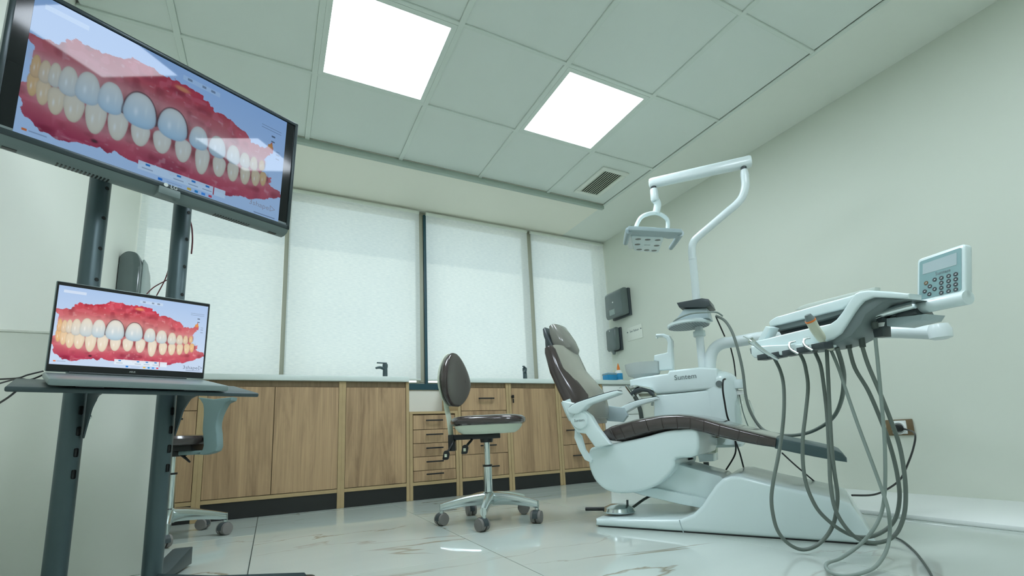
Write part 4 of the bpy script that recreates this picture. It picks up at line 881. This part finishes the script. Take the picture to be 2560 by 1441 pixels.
# ------------------------------------------------------------------ instrument arm, tray, control panel, hoses
ta = un
ap = [(u, .7, z) for u, z in [(.424,.710),(.432,.763),(.447,.805),(.474,.832),(.513,.844),(.587,.844)]]
aw = [tuple(LMI @ Vector(p)) for p in [(-.284,-1.480,.846),(-.154,-1.564,.846)]]
aw[0] = (aw[0][0], aw[0][1], ap[-1][2]); aw[1] = (aw[1][0], aw[1][1], ap[-1][2])
mesh('upper_arm', tube(ap+aw, .030, 24, 6), 'steelwhite', ta)
aj = [tuple(LMI @ Vector(p)) for p in [(-.155,-1.593,.831),(-.261,-1.927,.773),(-.326,-2.201,.710)]]
mesh('elbow', lathe([(.04, -.06), (.045, -.05), (.045, .05), (.03, .06)], 24, (aw[1][0], aw[1][1], aw[1][2]-.03)), 'steelwhite', ta)
mesh('spring_arm', tube([(aw[1][0], aw[1][1], aw[1][2]-.05)]+aj[1:], .027, 20, 5), 'steelwhite', ta)
mesh('end_cap', lathe([(.02, -.026), (.034, -.02), (.036, .01), (.028, .03)], 24, aj[2]), 'steelwhite', ta)

TR = thing('instrument_tray', 'white instrument tray unit with handpiece rail and control panel', 'dental tray', (-.848, -1.914, 0), math.atan2(-.995, -.1))
TZ = lambda a, c, t: (a, t, c)      # local y = -offset towards the chair
deck = [(-.008,.782),(-0.000,.788),(.026,.795),(.046,.794),(.212,.795),(.316,.794),(.340,.792),(.327,.782),(.290,.770),(.262,.759),(.140,.760),(-.008,.762)]
mesh('deck', prism(deck, -.01, .24, TZ, .006, 3), 'plastic', TR)
mesh('deck_channel', prism([(-.009,.763),(.133,.763),(.258,.762),(.275,.769),(.262,.747),(.128,.741),(-.002,.745)], .0, .22, TZ, .003), 'grey', TR)
mesh('deck_lip', prism([(-.003,.747),(.121,.745),(.249,.750),(.229,.725),(.063,.721),(.004,.731)], .03, .2, TZ, .003), 'dark', TR)
mesh('mat', prism([(-.032,.846),(-.010,.853),(.020,.855),(.252,.846),(.265,.845),(.263,.835),(.208,.831),(.031,.826)], .17, .2, TZ, .002), 'matp', TR)
swoop = [(.491,.735),(.446,.755),(.393,.775),(.370,.779),(.357,.777),(.347,.769),(.330,.752),(.310,.731),(.290,.714),(.271,.706),(.245,.706),(.219,.708),(.124,.708),(.024,.707),(-.017,.709),(-.028,.693),(-.028,.683),(-0.000,.674),(.109,.664),(.227,.651),(.266,.656),(.296,.669),(.312,.686),(.342,.719),(.359,.736),(.376,.748),(.403,.751),(.443,.737),(.488,.721)]
mesh('rail_frame', prism(swoop, -.09, -.03, TZ, .006, 3), 'plastic', TR)
mesh('left_strut', prism([(.019,.758),(.039,.748),(.007,.709),(-.025,.712)], -.062, -.015, TZ, .004), 'plastic', TR)
under = [(-.047,.688),(.094,.666),(.213,.655),(.256,.659),(.285,.673),(.302,.691),(.332,.723),(.349,.740),(.365,.753),(.392,.755),(.478,.725),(.420,.732),(.368,.708),(.353,.685),(.319,.656),(.269,.641),(.217,.638),(.090,.645),(-.045,.666)]
mesh('under_housing', prism(under, -.08, .05, TZ, .004), 'grey', TR)
hold = [(-.001,.687),(.006,.685),(.261,.646),(.257,.634),(.151,.633),(.043,.634),(.006,.642),(-.004,.655)]
rail = mesh('holder_rail', prism(hold, -.125, -.055, TZ, .006, 3), 'plastic', TR)
for k, px in enumerate([(.043,.642),(.088,.640),(.142,.639),(.195,.639),(.246,.641)]):
    mesh('holder_slot', box(px[0]-.021, px[0]+.021, -.1275, -.085, px[1]-.012, px[1]+.007, .002), 'dark', rail)
for k, (q0, q1) in enumerate(zip([(.159,.665),(.210,.666)], [(.184,.625),(.233,.627)])):
    mesh('holder_hook', tube([(q0[0]+.012, -.120, q0[1]+.004), (q0[0], -.132, q0[1]), (q0[0]+.004, -.14, (q0[1]+q1[1])/2), (q1[0], -.135, q1[1])], .0042, 10, 4), 'alu', rail)
rod = [(.362,.711),(.406,.715),(.463,.717)]
mesh('panel_rod', tube([(a, -.02, c) for a, c in rod], .012, 14, 3), 'chrome', TR)
mesh('panel_rod', tube([(a, .02, c) for a, c in [(.342,.705),(.438,.711)]], .007, 12, 0), 'chrome', TR)
blk = [(.324,.711),(.336,.733),(.354,.736),(.355,.701)]
mesh('rod_mount', prism(blk, -.03, .03, TZ, .004), 'dark', TR)
mesh('side_bracket', prism([(.347,.704),(.471,.689),(.459,.674),(.391,.671),(.344,.686)], .0, .10, TZ, .003), 'plastic2', TR)
mesh('side_block', prism([(.405,.713),(.450,.713),(.456,.692),(.411,.693),(.398,.694)], .0, .08, TZ, .004), 'dark', TR)
mesh('side_clip', prism([(.344,.707),(.377,.702),(.370,.646),(.345,.648)], -.02, .02, TZ, .003), 'dark', TR)
mesh('side_clip_gap', prism([(.359,.689),(.382,.686),(.378,.675),(.363,.676)], -.0225, -.02, TZ), 'white', TR)
# control panel: frame from three corners
PT = [Vector(p) for p in [(-.852,-2.382,.853),(-.889,-2.492,.845),(-.904,-2.472,.727),(-.862,-2.358,.735)]]
pe = (PT[1]-PT[0]+PT[2]-PT[3]).normalized(); pu = (PT[0]-PT[3]+PT[1]-PT[2]).normalized(); pnn = pe.cross(pu).normalized(); pu = pnn.cross(pe)
PW = ((PT[1]-PT[0]).length+(PT[2]-PT[3]).length)/2; PH = ((PT[0]-PT[3]).length+(PT[1]-PT[2]).length)/2; PO = (PT[0]+PT[1]+PT[2]+PT[3])/4
TI = (Matrix.Translation(TR.location) @ Matrix.Rotation(math.atan2(-.995, -.1), 4, 'Z')).inverted()
def PP(a, c, t): return tuple(TI @ (PO+pe*a+pu*c+pnn*t))
hw, hh = PW/2, PH/2
cpn = mesh('control_panel', prism(rpoly([(-hw-.004, -hh-.03), (hw+.006, -hh-.03), (hw+.006, hh+.008), (-hw-.004, hh+.004)], .012), -.022, .0, PP, .004, 3), 'plastic', TR)
mesh('panel_grip', tube([PP(-hw-.004, -hh-.018, -.008), PP(hw+.006, -hh-.018, -.008)], .019, 16, 0), 'plastic', cpn)
mesh('panel_face', prism(rpoly([(-hw+.004, -hh+.002), (hw-.003, -hh+.002), (hw-.003, hh-.001), (-hw+.004, hh-.006)], .006), -.001, .0012, PP), 'panelf', cpn)
mesh('panel_window', prism([(-hw+.014, hh*.22), (hw-.014, hh*.24), (hw-.014, hh-.012), (-hw+.014, hh-.016)], .001, .0018, PP), 'lcd', cpn)
def PM(a, c, t=.0016):
    p = Vector(PP(a, c, t)); q = Vector(PP(a+.01, c, t)); r = Vector(PP(a, c+.01, t)); return basis(p, q-p, r-p)
text('panel_lettering', 'Suntem', .0135, 'ink', cpn, PM(.010, hh*.075), .0002)
bpos = [(-.6, -.08), (-.2, -.02), (.1, -.02), (.42, -.02), (.72, -.02), (-.42, -.30), (.1, -.27), (.42, -.27), (.72, -.27), (-.66, -.5), (-.2, -.5), (.1, -.52), (.42, -.52), (.72, -.52), (-.44, -.7), (.1, -.77), (.42, -.77), (.72, -.77)]
for i, (a, c) in enumerate(bpos):
    c = c*.93-.16
    r_ = .0058; bm_ = mesh('button', prism([(a*hw+r_*math.cos(2*PI*j/14), c*hh+r_*math.sin(2*PI*j/14)) for j in range(14)], .001, .0022, PP), 'outlet' if i == 0 else 'dark', cpn)
    mesh('mark', prism([(a*hw-.0024, c*hh-.0008), (a*hw+.002, c*hh-.0016), (a*hw+.0024, c*hh+.0016)], .0022, .0026, PP), 'white', bm_)

# hoses (parts of the tray unit)
def hose(P, r, m_, lb=None):
    o = mesh('hose', tube([tuple(TI @ Vector(p)) for p in P], r, 12, 5), m_, TR)
    if lb: o['label'] = lb
def hs_(pts): return pts
hose([(-.909,-1.935,.650),(-.914,-1.950,.623),(-.917,-1.963,.586),(-.926,-1.972,.535),(-.941,-1.972,.460),(-.963,-1.967,.378),(-1.001,-1.966,.297),(-1.030,-1.960,.229),(-1.043,-1.953,.173),(-1.047,-1.953,.124),(-1.041,-1.957,.073),(-1.021,-1.971,.034),(-.992,-1.993,.014),(-.966,-2.020,.023),(-.935,-2.042,.051),(-.914,-2.060,.092),(-.907,-2.074,.143),(-.908,-2.083,.187),(-.908,-2.084,.253),(-.908,-2.088,.329),(-.907,-2.098,.432),(-.904,-2.108,.536),(-.892,-2.112,.637)], .0056, 'hose', 'grey hose hanging lowest over the chair base')
hose([(-.881,-2.016,.643),(-.879,-2.024,.619),(-.879,-2.028,.584),(-.891,-2.033,.523),(-.915,-2.026,.436),(-.940,-2.020,.357),(-.956,-2.018,.274),(-.962,-2.024,.204),(-.951,-2.039,.138),(-.929,-2.064,.094),(-.903,-2.084,.068),(-.878,-2.106,.055),(-.849,-2.133,.058),(-.810,-2.157,.079),(-.789,-2.175,.112),(-.781,-2.188,.161),(-.785,-2.196,.210),(-.788,-2.197,.279),(-.809,-2.200,.349),(-.822,-2.195,.414),(-.846,-2.188,.497),(-.874,-2.176,.569),(-.882,-2.174,.635)], .0056, 'hose')
hose([(-.877,-2.064,.643),(-.875,-2.071,.615),(-.875,-2.076,.584),(-.873,-2.074,.514),(-.884,-2.076,.432),(-.897,-2.076,.355),(-.912,-2.076,.278),(-.928,-2.078,.214),(-.933,-2.083,.141),(-.925,-2.100,.089),(-.900,-2.117,.054),(-.871,-2.141,.043),(-.844,-2.168,.051),(-.818,-2.186,.075),(-.803,-2.203,.122),(-.801,-2.216,.179),(-.809,-2.227,.252),(-.813,-2.229,.330),(-.838,-2.230,.403),(-.860,-2.225,.488),(-.883,-2.218,.573),(-.892,-2.215,.637)], .0056, 'hose')
hose([(-.882,-2.118,.641),(-.888,-2.136,.575),(-.894,-2.151,.495),(-.903,-2.172,.393),(-.908,-2.194,.287),(-.909,-2.210,.199),(-.916,-2.219,.145),(-.886,-2.198,.081),(-.929,-2.202,.039),(-1.017,-2.215,.015),(-1.099,-2.221,.012),(-1.151,-2.208,.011),(-1.157,-2.179,.012),(-1.119,-2.142,.012),(-1.072,-2.121,.013),(-1.002,-2.120,.016),(-.939,-2.141,.047),(-.919,-2.172,.090),(-.887,-2.185,.134),(-.881,-2.199,.186),(-.882,-2.213,.257),(-.888,-2.229,.352),(-.898,-2.242,.447),(-.910,-2.255,.542),(-.924,-2.269,.643)], .0048, 'hosel', 'paler thin hose looping down onto the floor')
hose([(-.895,-2.145,.640),(-.858,-2.132,.593),(-.817,-2.110,.548),(-.745,-2.054,.482),(-.661,-1.971,.423),(-.562,-1.854,.383),(-.478,-1.733,.359),(-.431,-1.619,.355),(-.436,-1.530,.379),(-.449,-1.491,.444),(-.454,-1.471,.532),(-.448,-1.467,.665),(-.447,-1.455,.777),(-.442,-1.431,.874),(-.435,-1.392,.942),(-.443,-1.349,.978)], .0068, 'hose', 'long grey hose sagging behind the leg rest up to the pole bracket')
for P in ([(-.883,-2.178,.658),(-.882,-2.173,.631)], [(-.896,-2.221,.676),(-.888,-2.215,.627)], [(-.922,-2.273,.690),(-.919,-2.271,.671)]): hose(P, .0085, 'hosed', 'dark hose connector')
# handpieces
hp = thing('handpiece', 'chrome turbine handpiece with a fine tip at the far end of the rail', 'dental tool')
mesh('tip', tube([(-1.092,-1.965,.701),(-1.080,-1.970,.694),(-1.066,-1.975,.683)], .002, 8, 0), 'chrome', hp)
mesh('head', tube([(-1.070,-1.974,.688),(-1.060,-1.977,.681)], .011, 12, 0), 'chrome', hp)
mesh('body', tube([(-1.065,-1.976,.685),(-1.047,-1.982,.666),(-1.027,-1.993,.645),(-.994,-2.010,.619)], lambda f: .0085-.003*f, 12), 'alu', hp)
hp = thing('scaler_handpiece', 'ivory scaler handpiece with grey tip and red ring on the rail', 'dental tool')
mesh('cone', tube([(-1.013,-2.139,.739),(-1.004,-2.140,.722)], lambda f: .009+.006*f, 14, 0), 'grey', hp)
mesh('ring', tube([(-1.006,-2.140,.723),(-1.003,-2.140,.719)], .0155, 16, 0), 'orange', hp)
mesh('body', tube([(-1.004,-2.140,.721),(-.982,-2.139,.691),(-.958,-2.141,.664)], lambda f: .0148-.001*f, 14), 'bone', hp)
mesh('cradle', tube([(-.963,-2.140,.672),(-.953,-2.141,.651),(-.931,-2.139,.640),(-.911,-2.137,.637)], lambda f: .011-.003*f, 12), 'bone', hp)
# loose cables
for nm, P, r_, m_, lb in (('black_cable', [(-.442,-1.348,.972),(-.430,-1.356,.923),(-.414,-1.364,.865)], .0035, 'black', 'black cable falling from the pole bracket to the swivel arm'),
                          ('black_cable', [(-.317,-1.315,.824),(-.299,-1.310,.756),(-.289,-1.303,.692),(-.285,-1.297,.654)], .0035, 'black', 'black cable running from the swivel arm to the bottle bracket'),
                          ('black_cable', [(-.489,-1.394,.638),(-.515,-1.402,.629),(-.523,-1.400,.584),(-.512,-1.393,.516),(-.508,-1.394,.457),(-.496,-1.394,.425)], .0045, 'black', 'thick black cable looped over the bottle bracket'),
                          ('black_cable', [(-.424,-1.357,.342),(-.421,-1.344,.269),(-.416,-1.273,.186)], .004, 'black', 'black cable under the leg rest bending left'),
                          ('black_cable', [(-.422,-1.356,.330),(-.400,-1.355,.268),(-.381,-1.351,.198)], .004, 'black', 'black cable under the leg rest bending right'),
                          ('black_cable', [(-.649,-1.745,.290),(-.547,-1.729,.232),(-.423,-1.721,.157)], .003, 'black', 'thin black cable slanting down behind the footrest')):
    tag(mesh(nm, tube(P, r_, 8), m_), lb, 'cable')
fcb = [(-.547,-2.031,.004),(-.596,-2.088,.004),(-.717,-2.173,.004),(-.819,-2.235,.004),(-.963,-2.315,.004),(-1.088,-2.376,.004)]
tag(mesh('floor_cable', tube(fcb, .003, 8), 'hosed'), 'thin grey cable lying on the floor at the lower right', 'cable')
